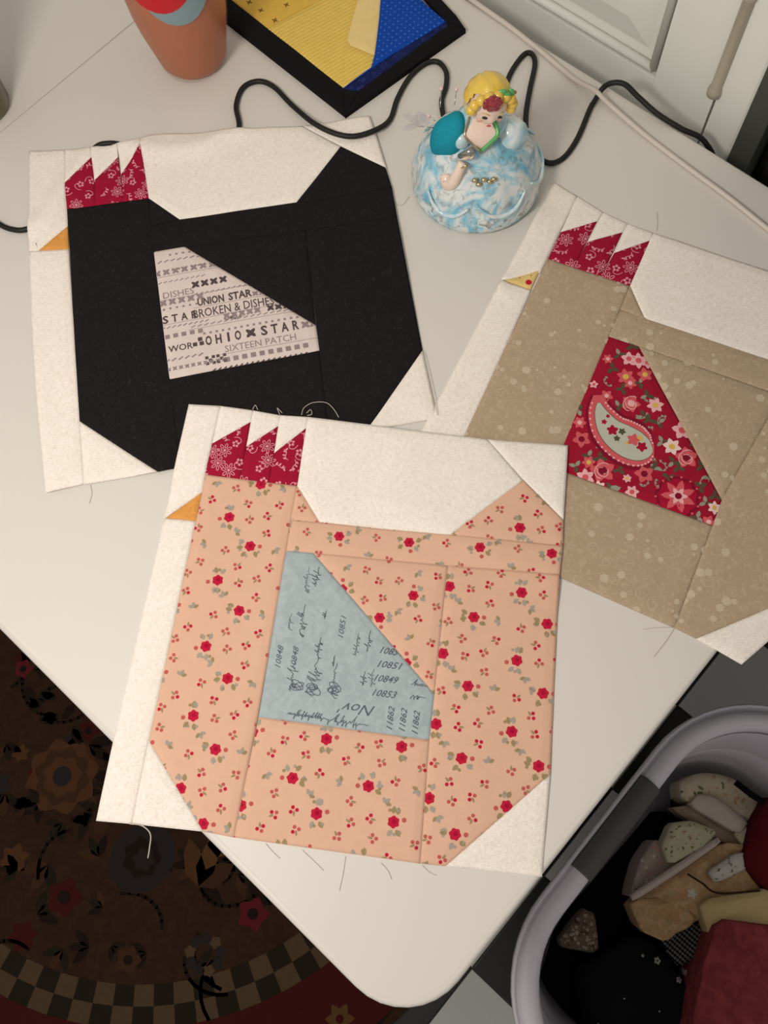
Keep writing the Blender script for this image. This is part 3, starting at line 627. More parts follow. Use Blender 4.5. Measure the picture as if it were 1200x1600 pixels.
w2 = S2('wing_patch', [(0.5282,0.2314),(0.5373,0.2059),(0.4664,0.0697),(0.4436,0.0624),(0.3994,0.1920)], [fabric('crimson_cotton', (160, 24, 48)), p_rosed, p_petal, p_salmon, p_green, p_sage, p_gold, p_redd, p_pale, fabric('print_stone', (190, 190, 172))], pp); w2['label'] = 'crimson wing printed with pink flowers and a paisley teardrop'

# ---- loose threads on the cut edges
def threads(parent, hf, lists, m, r=.00028):
    o = parent.location
    for l in lists:
        P = [(x-o.x, y-o.y, hf(x, y)+.0009+dz-o.z) for (x, y), dz in l]
        tube('loose_thread', spline(P, 6), r, m, parent, 5)
def zt(l, dz=None): return [(p, (dz[i] if dz else 0)) for i, p in enumerate(l)]
threads(B3, h_three, [zt([(0.2969,0.3827),(0.3032,0.3856),(0.3118,0.3830),(0.3190,0.3745),(0.3188,0.3653),(0.3159,0.3567)]), zt([(0.2997,0.3785),(0.3031,0.3764),(0.3055,0.3801),(0.3011,0.3805)]), zt([(0.2731,0.4182),(0.2776,0.4194),(0.2760,0.4148)]), zt([(0.2851,0.3974),(0.2881,0.4033),(0.2875,0.3966)])], thread_m, .0003)
def flat_thread(parent, lists, m):
    o = parent.location
    for l in lists: tube('loose_thread', spline([(x-o.x, y-o.y, .0006) for x, y in l], 6), .00016, m, parent, 5)
flat_thread(B3, [[(0.0271,0.1657),(0.0265,0.1585),(0.0267,0.1509)], [(0.0419,0.1425),(0.0421,0.1310),(0.0420,0.1212)], [(0.0600,0.1155),(0.0500,0.1089),(0.0395,0.1031)], [(0.0739,0.0933),(0.0734,0.0860),(0.0707,0.0799)], [(0.0928,0.0695),(0.0926,0.0632),(0.0943,0.0573)]], thread_d)
hang = [(-0.0309,0.2521),(-0.0257,0.2442),(-0.0259,0.2355),(-0.0337,0.2294),(-0.0402,0.2260)]; tube('loose_thread', spline([(x-B3.location.x, y-B3.location.y, z) for (x, y), z in zip(hang, (.001, .001, -.001, -.004, -.008))], 6), .0005, thread_m, B3, 6)
flat_thread(B2, [[(0.3548,0.0368),(0.3474,0.0453),(0.3384,0.0534)], [(0.3543,0.0358),(0.3412,0.0348),(0.3261,0.0346)], [(0.6430,0.2641),(0.6494,0.2673),(0.6603,0.2760)]], thread_d)
flat_thread(B1, [[(0.1340,0.4771),(0.1297,0.4707),(0.1220,0.4655)], [(0.5173,0.4820),(0.5149,0.4623),(0.5282,0.4620)]], thread_d)
edge = [(0.4114,0.3451),(0.3996,0.3290),(0.3861,0.3116),(0.3728,0.2944)]; threads(B1, lambda x, y: TZ+.0032, [zt(edge)], thread_d, .0003)

# ================================================================ BLACK-BORDERED MINI QUILT
MQ = empty('mini_quilt', (.640, .660, TZ)); tag(MQ, 'small black-bordered patchwork mat in yellow and blue beside the cup', 'mini quilt')
def hm(x, y): return TZ+.0066+und(x, y, 8.0, .0007)
def SM(name, poly, mats, prints=(), **k): return sheet(name, poly, hm, mats, MQ, (.640, .660, TZ), prints, thick=.0060, **k)
m_navyb = fabric('black_binding_cotton', (24, 23, 25)); m_blue = fabric('royal_blue_cotton', (22, 72, 170)); m_navy = fabric('navy_cotton', (26, 34, 82), (44, 52, 110), 200, (.5, .65)); m_yel = fabric('yellow_stripe_cotton', (232, 196, 92)); p_ystr = fabric('print_pale_stripe', (242, 214, 130)); m_yel2 = fabric('yellow_leaf_cotton', (226, 184, 84)); p_speck = fabric('print_brown_speck', (120, 92, 44)); m_ype = fabric('pale_yellow_cotton', (240, 212, 146)); p_bdot = fabric('print_light_blue', (70, 120, 205))
SM('border_patch', [(0.5580,0.5702),(0.5690,0.7504),(0.5780,0.8648),(0.5984,0.8624),(0.5804,0.5932)], m_navyb)
SM('border_patch', [(0.5580,0.5702),(0.5804,0.5932),(0.5750,0.5849),(0.5867,0.5794)], m_navyb)
SM('border_patch', [(0.5580,0.5702),(0.5867,0.5794),(0.6381,0.5729),(0.7049,0.5618),(0.7079,0.5685),(0.7122,0.5487)], m_navyb)
SM('border_patch', [(0.7079,0.5685),(0.7122,0.5487),(0.7202,0.5680),(0.7585,0.7077),(0.7482,0.7148)], m_navyb)
st = [(0.5872,0.7023),(0.6491,0.6889),(0.5804,0.5932)]
ydir = [(0.5835,0.6897),(0.6497,0.6717)]; yd = Vector(ydir[1])-Vector(ydir[0]); yd.normalize(); ynn = Vector((-yd.y, yd.x)); ys = []
for q in range(-30, 30): 
    c = Vector(ydir[0])+ynn*q*.0042; ys += [(s, 1, 1) for s in stroke([(c-yd*.06)[:], (c-yd*.01)[:], (c+yd*.04)[:], (c+yd*.1)[:]], .0011)]
SM('yellow_patch', [(0.5870,0.7039),(0.6728,0.6840),(0.6737,0.6582),(0.6219,0.6329),(0.5804,0.5932)], [m_yel, p_ystr], ys)
SM('yellow_patch', [(0.6219,0.6329),(0.6293,0.5965),(0.6159,0.5888),(0.5804,0.5932)], [m_yel, p_ystr], ys)
sk = []
for p in [(0.6004,0.7426),(0.5999,0.7255),(0.5992,0.7048),(0.6214,0.7097),(0.6318,0.7215),(0.6412,0.7014),(0.6285,0.7422),(0.6515,0.7274),(0.6243,0.7613),(0.6649,0.7037)]:
    for q in range(4): sk.append((leaf(p[0], p[1], .0034, .0015, q*1.57+.4), 1, 1))
SM('yellow_patch', [(0.5870,0.7039),(0.5954,0.7599),(0.5981,0.8252),(0.6734,0.7856),(0.6728,0.6840)], [m_yel2, p_speck], sk)
SM('yellow_patch', [(0.6737,0.6582),(0.6219,0.6329),(0.6293,0.5965),(0.6664,0.6228),(0.7082,0.6565),(0.7044,0.6753)], m_ype)
bd = []
B0 = [(0.6271,0.5903),(0.6685,0.5844)]; bx = (Vector(B0[1])-Vector(B0[0])).normalized(); by = Vector((-bx.y, bx.x))
for i in range(-12, 24):
    for j in range(-20, 30): p = Vector(B0[0])+bx*i*.0058+by*j*.0058; bd.append((circ(p.x, p.y, .0010, 6), 1, 1))
SM('blue_patch', [(0.7082,0.6565),(0.6664,0.6228),(0.6338,0.5988),(0.6446,0.5829),(0.7078,0.5701),(0.7161,0.6259),(0.7201,0.6556)], [m_blue, p_bdot], bd)
SM('blue_patch', [(0.6338,0.5988),(0.6159,0.5888),(0.6446,0.5829)], [m_blue, p_bdot], bd)
SM('blue_patch', [(0.6159,0.5888),(0.5804,0.5932),(0.6446,0.5829)], [m_blue, p_bdot], bd)
SM('blue_patch', [(0.5799,0.5927),(0.6440,0.5823),(0.7075,0.5690),(0.7049,0.5618),(0.6381,0.5729),(0.5867,0.5794),(0.5750,0.5849)], m_navy)
SM('yellow_patch', [(0.6734,0.7856),(0.5981,0.8252),(0.5984,0.8624),(0.7482,0.7148),(0.7082,0.6565),(0.7044,0.6753),(0.6728,0.6840)], m_yel2)

# ================================================================ CABLES
m_cable = mat('black_rubber', (26, 24, 23), .5, .4); m_cord = mat('white_vinyl', (214, 202, 190), .5, .4)
z0 = TZ+.0026
cb = [(0.2564,0.7961),(0.2560,0.7620),(0.2560,0.7383),(0.2609,0.7234),(0.2693,0.7144),(0.2865,0.7083),(0.3204,0.7187),(0.3505,0.7290),(0.3760,0.7338),(0.3872,0.7274),(0.3942,0.7164),(0.4021,0.7020),(0.4158,0.6757),(0.4451,0.6521),(0.4778,0.6398),(0.4992,0.6627),(0.5195,0.6729),(0.5350,0.6666),(0.5395,0.6497),(0.5348,0.6216),(0.5295,0.5865),(0.5337,0.5608),(0.5437,0.5440),(0.5632,0.5334),(0.5830,0.5345),(0.6060,0.5456),(0.6331,0.5536),(0.6554,0.5528),(0.6652,0.5446),(0.6612,0.5304),(0.6473,0.5186),(0.6296,0.5092),(0.6159,0.4895),(0.6373,0.4754),(0.6708,0.4711),(0.7031,0.4813),(0.7252,0.4847),(0.7312,0.4798),(0.7235,0.4689),(0.6956,0.4530),(0.6691,0.4365),(0.6492,0.4189),(0.6383,0.3994),(0.6398,0.3837),(0.6539,0.3781),(0.6795,0.3821),(0.7137,0.3940)]
lift = []
for i, p in enumerate(cb):
    on = smooth01(1-max(0, outside(H1, *p))/.02) if i > 15 else 0     # rides over the corner of the black hen block
    lift.append((p[0], p[1], TZ+.0026+.0045*on))
o2 = [(0.7351,0.4009)]; 
lift += [(*[(0.7231,0.3958)][0], TZ+.004), (*[(0.7342,0.3964)][0], TZ+.010), (*[(0.7380,0.3901)][0], TZ+.018), (*[(0.7427,0.3790)][0], TZ+.020), (*[(0.7448,0.3628)][0], TZ+.013), (*[(0.7462,0.3395)][0], TZ+.006), (*[(0.7515,0.3140)][0], TZ-.0), (*[(0.7621,0.2927)][0], TZ-.010)]
e_ = lift[-1]; lift += [(e_[0]+.004, e_[1]-.02, TZ-.04), (e_[0]+.003, e_[1]-.03, TZ-.12), (e_[0]+.003, e_[1]-.03, .10)]
cable = tube('power_cable', spline(lift, 6), .0026, m_cable, None, 8, 1.0, (.4, .5, TZ)); tag(cable, 'black cable winding across the table behind the figurine', 'cable')
cw = [(0.7507,0.6126),(0.7475,0.5631),(0.7444,0.5149),(0.7387,0.4699),(0.7325,0.4295),(0.7303,0.4122),(0.7285,0.3985),(0.7272,0.3830),(0.7216,0.3338),(0.7163,0.2789),(0.7127,0.2340),(0.7070,0.1887),(0.7025,0.1455),(0.7012,0.0989)]
XC = [(0.7276,0.3981)][0]            # where it crosses over the black cable
vc = tube('white_cord', spline([(x, y, TZ+.0028+.0062*exp(-(((x-XC[0])**2+(y-XC[1])**2)/.018**2))) for x, y in cw], 5), .0026, m_cord, None, 8, .8, (.6, .4, TZ)); tag(vc, 'off-white cord lying along the far edge of the table', 'cord')
# ================================================================ CERAMIC FIGURINE
def glaze(name, a, b, scale, lo, hi, dist=2.0, dark=None, dscale=90., hem=.02):
    m = bpy.data.materials.new(name); m.use_nodes = True; nt = m.node_tree; N = nt.nodes; L = nt.links; bs = N['Principled BSDF']
    bs.inputs['Roughness'].default_value = .16; bs.inputs['Coat Weight'].default_value = .5; bs.inputs['Coat Roughness'].default_value = .06
    tc = N.new('ShaderNodeTexCoord'); n = N.new('ShaderNodeTexNoise'); n.inputs['Scale'].default_value = scale; n.inputs['Distortion'].default_value = dist; n.inputs['Detail'].default_value = 3
    L.new(tc.outputs['Object'], n.inputs['Vector']); r = N.new('ShaderNodeValToRGB')
    r.color_ramp.elements[0].position = lo; r.color_ramp.elements[1].position = hi
    r.color_ramp.elements[0].color = (*lin(a), 1); r.color_ramp.elements[1].color = (*lin(b), 1); L.new(n.outputs['Fac'], r.inputs['Fac']); out = r.outputs['Color']
    if dark:
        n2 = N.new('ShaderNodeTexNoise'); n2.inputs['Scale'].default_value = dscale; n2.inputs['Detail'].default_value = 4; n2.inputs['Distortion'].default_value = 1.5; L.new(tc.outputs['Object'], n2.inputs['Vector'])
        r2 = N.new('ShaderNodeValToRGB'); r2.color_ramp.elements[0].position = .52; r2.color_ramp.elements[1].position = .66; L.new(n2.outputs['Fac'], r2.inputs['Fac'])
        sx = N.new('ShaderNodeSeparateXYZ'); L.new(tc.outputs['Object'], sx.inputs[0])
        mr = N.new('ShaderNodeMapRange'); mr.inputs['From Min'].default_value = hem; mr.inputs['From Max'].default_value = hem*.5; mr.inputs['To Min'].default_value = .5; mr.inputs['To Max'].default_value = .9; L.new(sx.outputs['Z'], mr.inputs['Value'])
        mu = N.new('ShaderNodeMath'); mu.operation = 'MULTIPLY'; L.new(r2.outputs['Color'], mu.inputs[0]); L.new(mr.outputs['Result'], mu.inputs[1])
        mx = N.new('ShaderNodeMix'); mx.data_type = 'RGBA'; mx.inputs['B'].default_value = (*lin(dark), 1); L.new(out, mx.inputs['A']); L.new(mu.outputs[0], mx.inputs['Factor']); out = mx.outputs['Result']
    L.new(out, bs.inputs['Base Color']); return m
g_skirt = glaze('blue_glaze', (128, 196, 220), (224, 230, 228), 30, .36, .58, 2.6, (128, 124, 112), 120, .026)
g_white = glaze('pale_blue_glaze', (150, 204, 222), (228, 234, 232), 40, .35, .6)
g_skin = mat('porcelain_skin', (240, 216, 200), .2, .5, coat=.5); g_hair = mat('yellow_glaze', (232, 196, 82), .25, .5, var=.12, vscale=220, bump=.5, bscale=300, coat=.4)
g_rose = mat('dark_red_glaze', (150, 44, 54), .2, .5, var=.25, vscale=300, coat=.5); g_green = mat('green_glaze', (92, 172, 96), .25, .5, coat=.5); g_gold = mat('worn_gold', (205, 188, 150), .22, .5, metal=.85)
g_teal = mat('teal_felt', (36, 148, 168), .95, .05, var=.15, vscale=350, bump=.6, bscale=900); g_dark = mat('painted_eye', (48, 40, 36), .2, .5); g_lip = mat('painted_lip', (206, 92, 92), .25, .5); g_blush = mat('painted_blush', (236, 176, 160), .25)
FG = empty('figurine', (.5805, .4250, TZ), -.844); tag(FG, 'glossy ceramic lady figurine in a pale blue gown with yellow hair', 'figurine')
def folds(a, z):
    return 1+.016*sin(9*a+1)*smooth01(z/.02)+.008*sin(17*a+z*60)*smooth01(z/.012)
lathe('skirt', [(.050, 0), (.0575, .0008), (.0600, .004), (.0605, .010), (.0595, .018), (.0570, .028), (.0530, .037), (.0475, .046), (.0400, .054), (.0310, .061), (.0235, .066), (.0200, .069)], g_skirt, FG, 72, rfun=folds)
# ruffled swags on the gown
for k, (a0, a1, zz) in enumerate(((-2.5, -1.75, .034), (-1.6, -.75, .036), (-.6, .25, .036), (.4, 1.4, .036), (1.6, 2.6, .036))):
    P = []
    for q in range(13):
        t = q/12; a = a0+(a1-a0)*t; z = zz-.014*sin(pi*t); r = .0572-.30*max(0, z-.026)*1.0+.002; P.append((r*cos(a), r*sin(a), z))
    tube('swag', spline(P, 2), lambda t: .0010+.0012*sin(pi*t), g_white, FG, 8)
lathe('bodice', [(.0190, .064), (.0200, .068), (.0225, .074), (.0235, .079), (.0215, .084), (.0150, .088), (.0085, .0905)], g_white, FG, 32, rfun=lambda a, z: 1.0-.14*abs(sin(a)))
# neckline: skin front with gilt collar
V = [(.0, -.0225, .0715), (-.0125, -.0175, .0835), (-.0065, -.0085, .0915), (.0065, -.0085, .0915), (.0125, -.0175, .0835), (0, -.0225, .080), (0, -.0155, .0885)]
link('neckline', mesh('neckline', [(x*1.1, y*1.06, z) for x, y, z in V], [[0, 5, 1], [0, 4, 5], [1, 5, 6, 2], [5, 4, 3, 6], [2, 6, 3]], True), g_skin, FG)
for s in (-1, 1):
    c = tube('collar', spline([(0, -.0248, .0710), (s*.0085, -.0215, .0780), (s*.0140, -.0180, .0845), (s*.0100, -.006, .0915)], 6), (.0010 if s < 0 else .0019), g_gold if s < 0 else g_green, FG, 8)
lathe('neck', [(.0085, .086), (.0066, .091), (.0066, .100), (.008, .103)], g_skin, FG, 20, (.002, -.002, 0))
hd = Matrix.Rotation(.24, 4, 'Y') @ Matrix.Rotation(.24, 4, 'Z') @ Matrix.Rotation(.12, 4, 'X')
hc = Vector((.0045, -.005, .1075))
def headpt(p): return hc + hd.to_3x3() @ Vector(p)
def face_fun(p):
    k = 1.0
    if p.z < 0: k -= .10*(-p.z)*(1-abs(p.y)*.2)
    if p.y < 0: k += .05*exp(-((p.x/.16)**2+((p.z+.18)/.2)**2))
    return k
bmh = bmesh.new(); bmesh.ops.create_icosphere(bmh, subdivisions=4, radius=1)
for v in bmh.verts:
    p = v.co.copy(); k = face_fun(p)
    if p.y < -.5: k += .09*exp(-((p.x/.13)**2+((p.z+.15)/.14)**2)) + .03*exp(-((p.x/.35)**2+((p.z+.75)/.2)**2)) - .035*(exp(-(((abs(p.x)-.36)/.16)**2+((p.z-.04)/.14)**2)))
    v.co = headpt(Vector((p.x*.0172, p.y*.0172, p.z*.0195))*k)
link('head', from_bm('head', bmh), g_skin, FG)
# hair cap with rolled curls
bmh = bmesh.new(); bmesh.ops.create_icosphere(bmh, subdivisions=4, radius=1); kill = []
for v in bmh.verts:
    p = v.co.copy()
    if p.y < -.25 and p.z < .42+.25*abs(p.x) or p.z < -.55: kill.append(v)
    k = 1.12+.025*sin(11*atan2(p.x, p.z)+4*p.y); v.co = headpt(Vector((p.x*.0178, p.y*.0180+.0015, p.z*.0195+.001))*k)
bmesh.ops.delete(bmh, geom=kill, context='VERTS'); hair = link('hair', from_bm('hair', bmh), g_hair, FG)
for q in range(9):
    a = -pi*.02+q*pi*1.04/8; p = headpt((.0178*cos(a), -.0095, .0035+.0165*sin(a))); blob('curl', p, (.0046, .0044, .0046), g_hair, FG, sub=2)
for s in (-1, 1):
    e = blob('eye', headpt((s*.0066, -.0158, .0005)), (.0025, .0009, .0015), g_dark, FG, (0, .28, 0), 2)
    tube('eyebrow', [headpt((s*.0040, -.0168, .0048)), headpt((s*.0070, -.0158, .0056)), headpt((s*.0098, -.0138, .0044))], .00035, g_hair, FG, 5)
    blob('cheek', headpt((s*.0088, -.0137, -.0052)), (.0026, .0012, .0022), g_blush, FG, sub=2)
blob('mouth', headpt((.0, -.0171, -.0090)), (.0021, .0010, .0008), g_lip, FG, sub=2)
# rose and leaves on the hair
rc = headpt((-.0050, -.0130, .0175)); rose = empty('rose', rc); rose.parent = FG
blob('rose_heart', (0, 0, 0), (.0066, .0058, .0062), g_rose, rose, sub=2)
for q in range(7):
    a = q*2*pi/7; blob('petal', (.0052*cos(a), -.0022, .0052*sin(a)), (.0036, .0017, .0036), g_rose, rose, (.3*sin(a), a, .4), 2)
for p, a in (((.0065, -.0098, .0215), .5), ((.0118, -.0070, .0205), 1.1), ((.0025, -.0085, .0232), 0)): blob('leaf', headpt(p), (.0042, .0020, .0028), g_green, FG, (0, a, 0), 2)
blob('flower_bud', headpt((.0130, -.0105, .0165)), (.0022, .0020, .0022), g_hair, FG, sub=2); blob('flower_bud', headpt((.0160, -.0060, .0185)), (.0017, .0016, .0017), mat('tan_glaze', (196, 150, 100), .3), FG, sub=2)
# teal felt cushion on her shoulder, puffed sleeves
blob('felt_cushion', (-.0255, -.0030, .0660), (.0155, .0165, .0255), g_teal, FG, (.15, .42, 0), 4, lambda p: 1+.04*sin(5*p.x+3*p.z))
blob('sleeve', (.0270, -.001, .0640), (.0150, .0150, .0140), g_white, FG, (0, -.4, 0), 3, lambda p: 1+.05*sin(9*atan2(p.y, p.x)))
blob('sleeve', (-.0165, -.014, .0740), (.0075, .0080, .0085), g_white, FG, (0, .3, 0), 3)
# her forearm raised to the bodice, with gilt bracelets and bow
tube('arm', spline([(-.0290, -.0300, .0480), (-.0285, -.0370, .0450), (-.0240, -.0400, .0500), (-.0195, -.0375, .0600), (-.0155, -.0330, .0680)], 5), lambda t: .0062-.0022*t, g_skin, FG, 12)
hnd = blob('hand', (-.0130, -.0305, .0725), (.0040, .0034, .0055), g_skin, FG, (.2, .5, 0), 3)
for q in range(4): tube('finger', [(-.0150+.0021*q, -.0330, .0755), (-.0135+.0021*q, -.0330, .0790-.0004*q), (-.0115+.0021*q, -.0300, .0810-.0007*q)], .0010, g_gold if q % 2 else g_skin, FG, 6)
tube('thumb', [(-.0095, -.0330, .0715), (-.0075, -.0330, .0740), (-.0070, -.0310, .0765)], .0011, g_skin, FG, 6)
for q in range(2): blob('bracelet', (-.0165+.0034*q, -.0368+.0004*q, .0665+.0005*q), (.0022, .0020, .0020), g_gold, FG, sub=2)
tube('fan', [(-.0185, -.0300, .0715), (-.0120, -.0325, .0790), (-.0060, -.0315, .0815)], lambda t: .0022+.0016*t, mat('silver_lustre', (150, 152, 146), .2, .5, metal=.6), FG, 8)
for c in ((-.0050, -.0420, .0550), (.0030, -.0425, .0560), (.0085, -.0425, .0530), (.0120, -.0410, .0545), (-.0015, -.0445, .0525)): blob('gilt_bow', c, (.0030, .0022, .0022), g_gold, FG, (0, rnd.uniform(-.6, .6), 0), 2)
# pins stuck in the felt
def fw(p): v = Matrix.Rotation(-.844, 3, 'Z') @ Vector(p); return Vector((.5805, .4250, TZ))+v
m_pin = mat('pin_steel', (190, 190, 188), .25, .5, metal=.9); m_pearl = mat('pink_pearl', (238, 205, 200), .15, .5, coat=.6); m_wing = mat('clear_plastic', (214, 208, 214), .15, .5, alpha=.38, trans=.3)
def pin(label, a, b, head=.0017):
    A, B = fw(a), fw(b); e = empty('sewing_pin', A); tag(e, label, 'pin', 'pins in the teal felt cushion')
    tube('shaft', [Vector((0, 0, 0)), (B-A)/2, B-A], .0004, m_pin, e, 6); blob('pin_head', B-A, (head,)*3, m_pearl, e, sub=2); return e
pin('pearl-headed pin standing highest from the teal felt cushion', (-.0340, .0150, .0800), (-.0330, .0300, .0860))
pin('pearl-headed pin lowest beside the clear butterfly on teal cushion', (-.0385, .0080, .0720), (-.0440, .0130, .0730))
pin('pearl-headed pin just beside the yellow hair of the figurine', (-.0220, .0120, .0860), (-.0200, .0230, .0920))
e = pin('pin topped with a clear plastic butterfly beside teal cushion', (-.0390, .0060, .0660), (-.0520, .0080, .0665), .0013)
A = fw((-.0390, .0060, .0660)); B = fw((-.0520, .0080, .0665))
for a, l in ((2.5, .020), (3.6, .017), (1.4, .013), (.7, .012)):
    P = [(B-A)+Vector((x, y, z)) for x, y, z in [(*q, 0.0012*i) for i, q in enumerate(leaf(0, 0, l, .010, a-.844))]]; V = P+[p+Vector((0, 0, .0006)) for p in P]; n = len(P)
    link('butterfly_wing', mesh('butterfly_wing', V, [list(range(n))[::-1], list(range(n, 2*n))]+[[i, (i+1) % n, (i+1) % n+n, i+n] for i in range(n)]), m_wing, e)

# ================================================================ CUP OF TEA
CX = (.5165, .7400); cup = empty('plastic_cup', (*CX, TZ)); tag(cup, 'tapered clear plastic cup of amber iced tea with red and blue print', 'cup')
def cr(z): return .0335+.0125*min(1, z/.06)+.00012/.001*max(0, z-.06)*.55
m_clear = mat('clear_cup_plastic', (235, 215, 195), .12, .5, alpha=.07, coat=.1); m_tea = mat('amber_tea', (186, 96, 50), .35, .3, var=.1, vscale=30, trans=.15, ior=1.33)
prof = [(.029, 0), (.0325, .0012), (cr(.004), .005)]+[(cr(z), z) for z in (.012, .02, .027)]+[(cr(.031)+.0006, .031), (cr(.035), .035)]+[(cr(z), z) for z in (.05, .065, .085, .105, .125, .145)]+[(cr(.15)+.0015, .149), (cr(.15)+.0015, .152), (cr(.15)-.001, .152)]
shell = lathe('cup_shell', prof+[(cr(z)-.001, z) for z in (.14, .10, .06, .03, .006)], m_clear, cup, 56, cap=False)
lathe('tea', [(.026, .0022), (.0305, .003)]+[(cr(z)-.0013, z) for z in (.008, .02, .03, .05, .07, .09, .105, .118)], m_tea, cup, 48)
fa = atan2(.077-CX[1], .109-CX[0])
def cup_patch(name, ac, zc, ra, rz, m, off, sq=2.0):
    V = [(cos(ac)*(cr(zc)+off), sin(ac)*(cr(zc)+off), zc)]; F = []; rings = 5; n = 28
    for k in range(1, rings+1):
        for j in range(n):
            t = 2*pi*j/n; a = ac+ra*k/rings*cos(t); z = zc+rz*k/rings*sin(t); V.append((cos(a)*(cr(z)+off), sin(a)*(cr(z)+off), z))
    for j in range(n): F.append([0, 1+j, 1+(j+1) % n])
    for k in range(rings-1):
        for j in range(n): a, b = 1+k*n+j, 1+k*n+(j+1) % n; F.append([a, a+n, b+n, b])
    return link(name, mesh(name, V, F, True), m, cup)
cup_patch('blue_print', fa+.00, .1230, .70, .040, mat('label_blue', (134, 156, 162), .4), .0005)
cup_patch('red_print', fa-.30, .1330, .66, .034, mat('label_red', (200, 28, 40), .4), .0009)

# ================================================================ LAUNDRY BASKET AND FABRICS
m_bask = mat('lilac_white_plastic', (200, 195, 203), .38, .4, var=.02, vscale=12); m_grip = mat('dark_grey_grip', (78, 78, 76), .6, .3)
BX0, BX1, BY0, BY1, BZ = .002, .503, -.455, -.052, .36
bk_ = empty('laundry_basket', ((BX0+BX1)/2, (BY0+BY1)/2, 0)); tag(bk_, 'pale lilac plastic laundry basket of fabric scraps beside the table', 'basket')
def rrect(d, z, n=14):
    """outline of the basket offset inward by d"""
    hx, hy = (BX1-BX0)/2-d, (BY1-BY0)/2-d; r = max(.02, .145-d); P = []
    for (sx, sy, a0) in ((1, 1, 0), (-1, 1, pi/2), (-1, -1, pi), (1, -1, 1.5*pi)):
        for k in range(n): a = a0+pi/2*k/(n-1); P.append((sx*(hx-r)+r*cos(a), sy*(hy-r)+r*sin(a), z))
    return P
def loft(name, prof, m, parent, closed=True):
    V = []; F = []
    for d, z in prof: V += rrect(d, z)
    n = len(rrect(0, 0))
    for k in range(len(prof)-1):
        for j in range(n): a, b = k*n+j, k*n+(j+1) % n; F.append([a, b, b+n, a+n])
    F.append([(len(prof)-1)*n+j for j in range(n)])
    return link(name, mesh(name, V, F, True), m, parent)
loft('body', [(.026, BZ-.012), (.040, .18), (.054, .004), (.060, .0), (.064, .004), (.0565, .006), (.043, .18), (.0295, BZ-.010), (.0295, BZ-.011), (.030, BZ-.012), (.043, .178), (.060, .010)], m_bask, bk_)
def rim_loft(name, prof, m, j0=0, j1=None):
    n = len(rrect(0, 0)); V = []; F = []; full = j1 is None
    for d, z in prof: V += rrect(d, z)
    for k in range(len(prof)):
        k2 = (k+1) % len(prof)
        for j in range(n):
            a, b = j, (j+1) % n; F.append([k*n+a, k*n+b, k2*n+b, k2*n+a])
    return link(name, mesh(name, V, F, True), m, bk_)
rim_loft('rim', [(.0, BZ-.016), (.0, BZ-.003), (.0015, BZ), (.0035, BZ-.001), (.005, BZ-.005), (.007, BZ-.005), (.009, BZ+.001), (.014, BZ+.004), (.022, BZ+.003), (.028, BZ-.002), (.030, BZ-.008), (.031, BZ-.020), (.027, BZ-.016)], m_bask)
# dark grip on the long side
gx0, gx1 = .194-(BX0+BX1)/2, .322-(BX0+BX1)/2; hy = (BY1-BY0)/2
gp = [(.004, BZ-.010), (.0055, BZ+.0005), (.009, BZ+.0035), (.014, BZ+.0062), (.022, BZ+.0052), (.0295, BZ-.0005), (.0325, BZ-.009), (.033, BZ-.022), (.020, BZ-.024), (.006, BZ-.020)]
for sgn in (1, -1):
    V = []; F = []; n = len(gp)
    for x in (gx0, gx0+.002, (gx0+gx1)/2, gx1-.002, gx1):
        V += [(x, sgn*(hy-d), z) for d, z in gp]
    for k in range(4):
        for j in range(n): a, b = k*n+j, k*n+(j+1) % n; F.append([a, b, b+n, a+n] if sgn < 0 else [a, a+n, b+n, b])
    F.append(list(range(n))); F.append([4*n+j for j in range(n)][::-1]); g = link('handle_grip', mesh('handle_grip', V, F, True), m_grip, bk_)
    g['label'] = 'dark grey handle grip'

def scrap(name, label, poly, z, mats, thick=.012, amp=.003, seed=0, prints=(), tilt=(0, 0), cat='fabric', wr=1.0):
    for _ in range(1): poly = [q for i in range(len(poly)) for q in ((poly[i-1][0]*.14+poly[i][0]*.86, poly[i-1][1]*.14+poly[i][1]*.86), (poly[i][0]*.86+poly[(i+1) % len(poly)][0]*.14, poly[i][1]*.86+poly[(i+1) % len(poly)][1]*.14))]
    poly = clip(hull(poly), halfplanes(hull([(x+(BX0+BX1)/2, y+(BY0+BY1)/2) for x, y, _z in rrect(.064, 0)])))
    c = cen(poly); org = (c[0], c[1], z-thick)
    def hf(x, y): return z+tilt[0]*(x-c[0])+tilt[1]*(y-c[1])+und(x*wr, y*wr, seed*1.3, amp)+amp*.5*sin(160*wr*(x*cos(seed)+y*sin(seed)))
    o = sheet(name, poly, hf, mats, None, org, prints, res=.006, thick=thick, pucker=min(.004, thick*.4), bw=.007)
    o.location = org; tag(o, label, cat, 'fabrics in the laundry basket'); return o
def spots(poly, n, mi, r0, r1, seed, kind='dot', levs=1):
    r = random.Random(seed); x0, y0, x1, y1 = bbox(poly); out = []
    for q in range(n):
        x, y = r.uniform(x0, x1), r.uniform(y0, y1); m_ = r.choice(mi); rad = r.uniform(r0, r1)
        out.append((flower(x, y, rad, 5, r.random()*6, .4) if kind == 'fl' else circ(x, y, rad, 6) if kind == 'dot' else leaf(x, y, rad*2, rad*.9, r.random()*6), m_, 1))
    return out
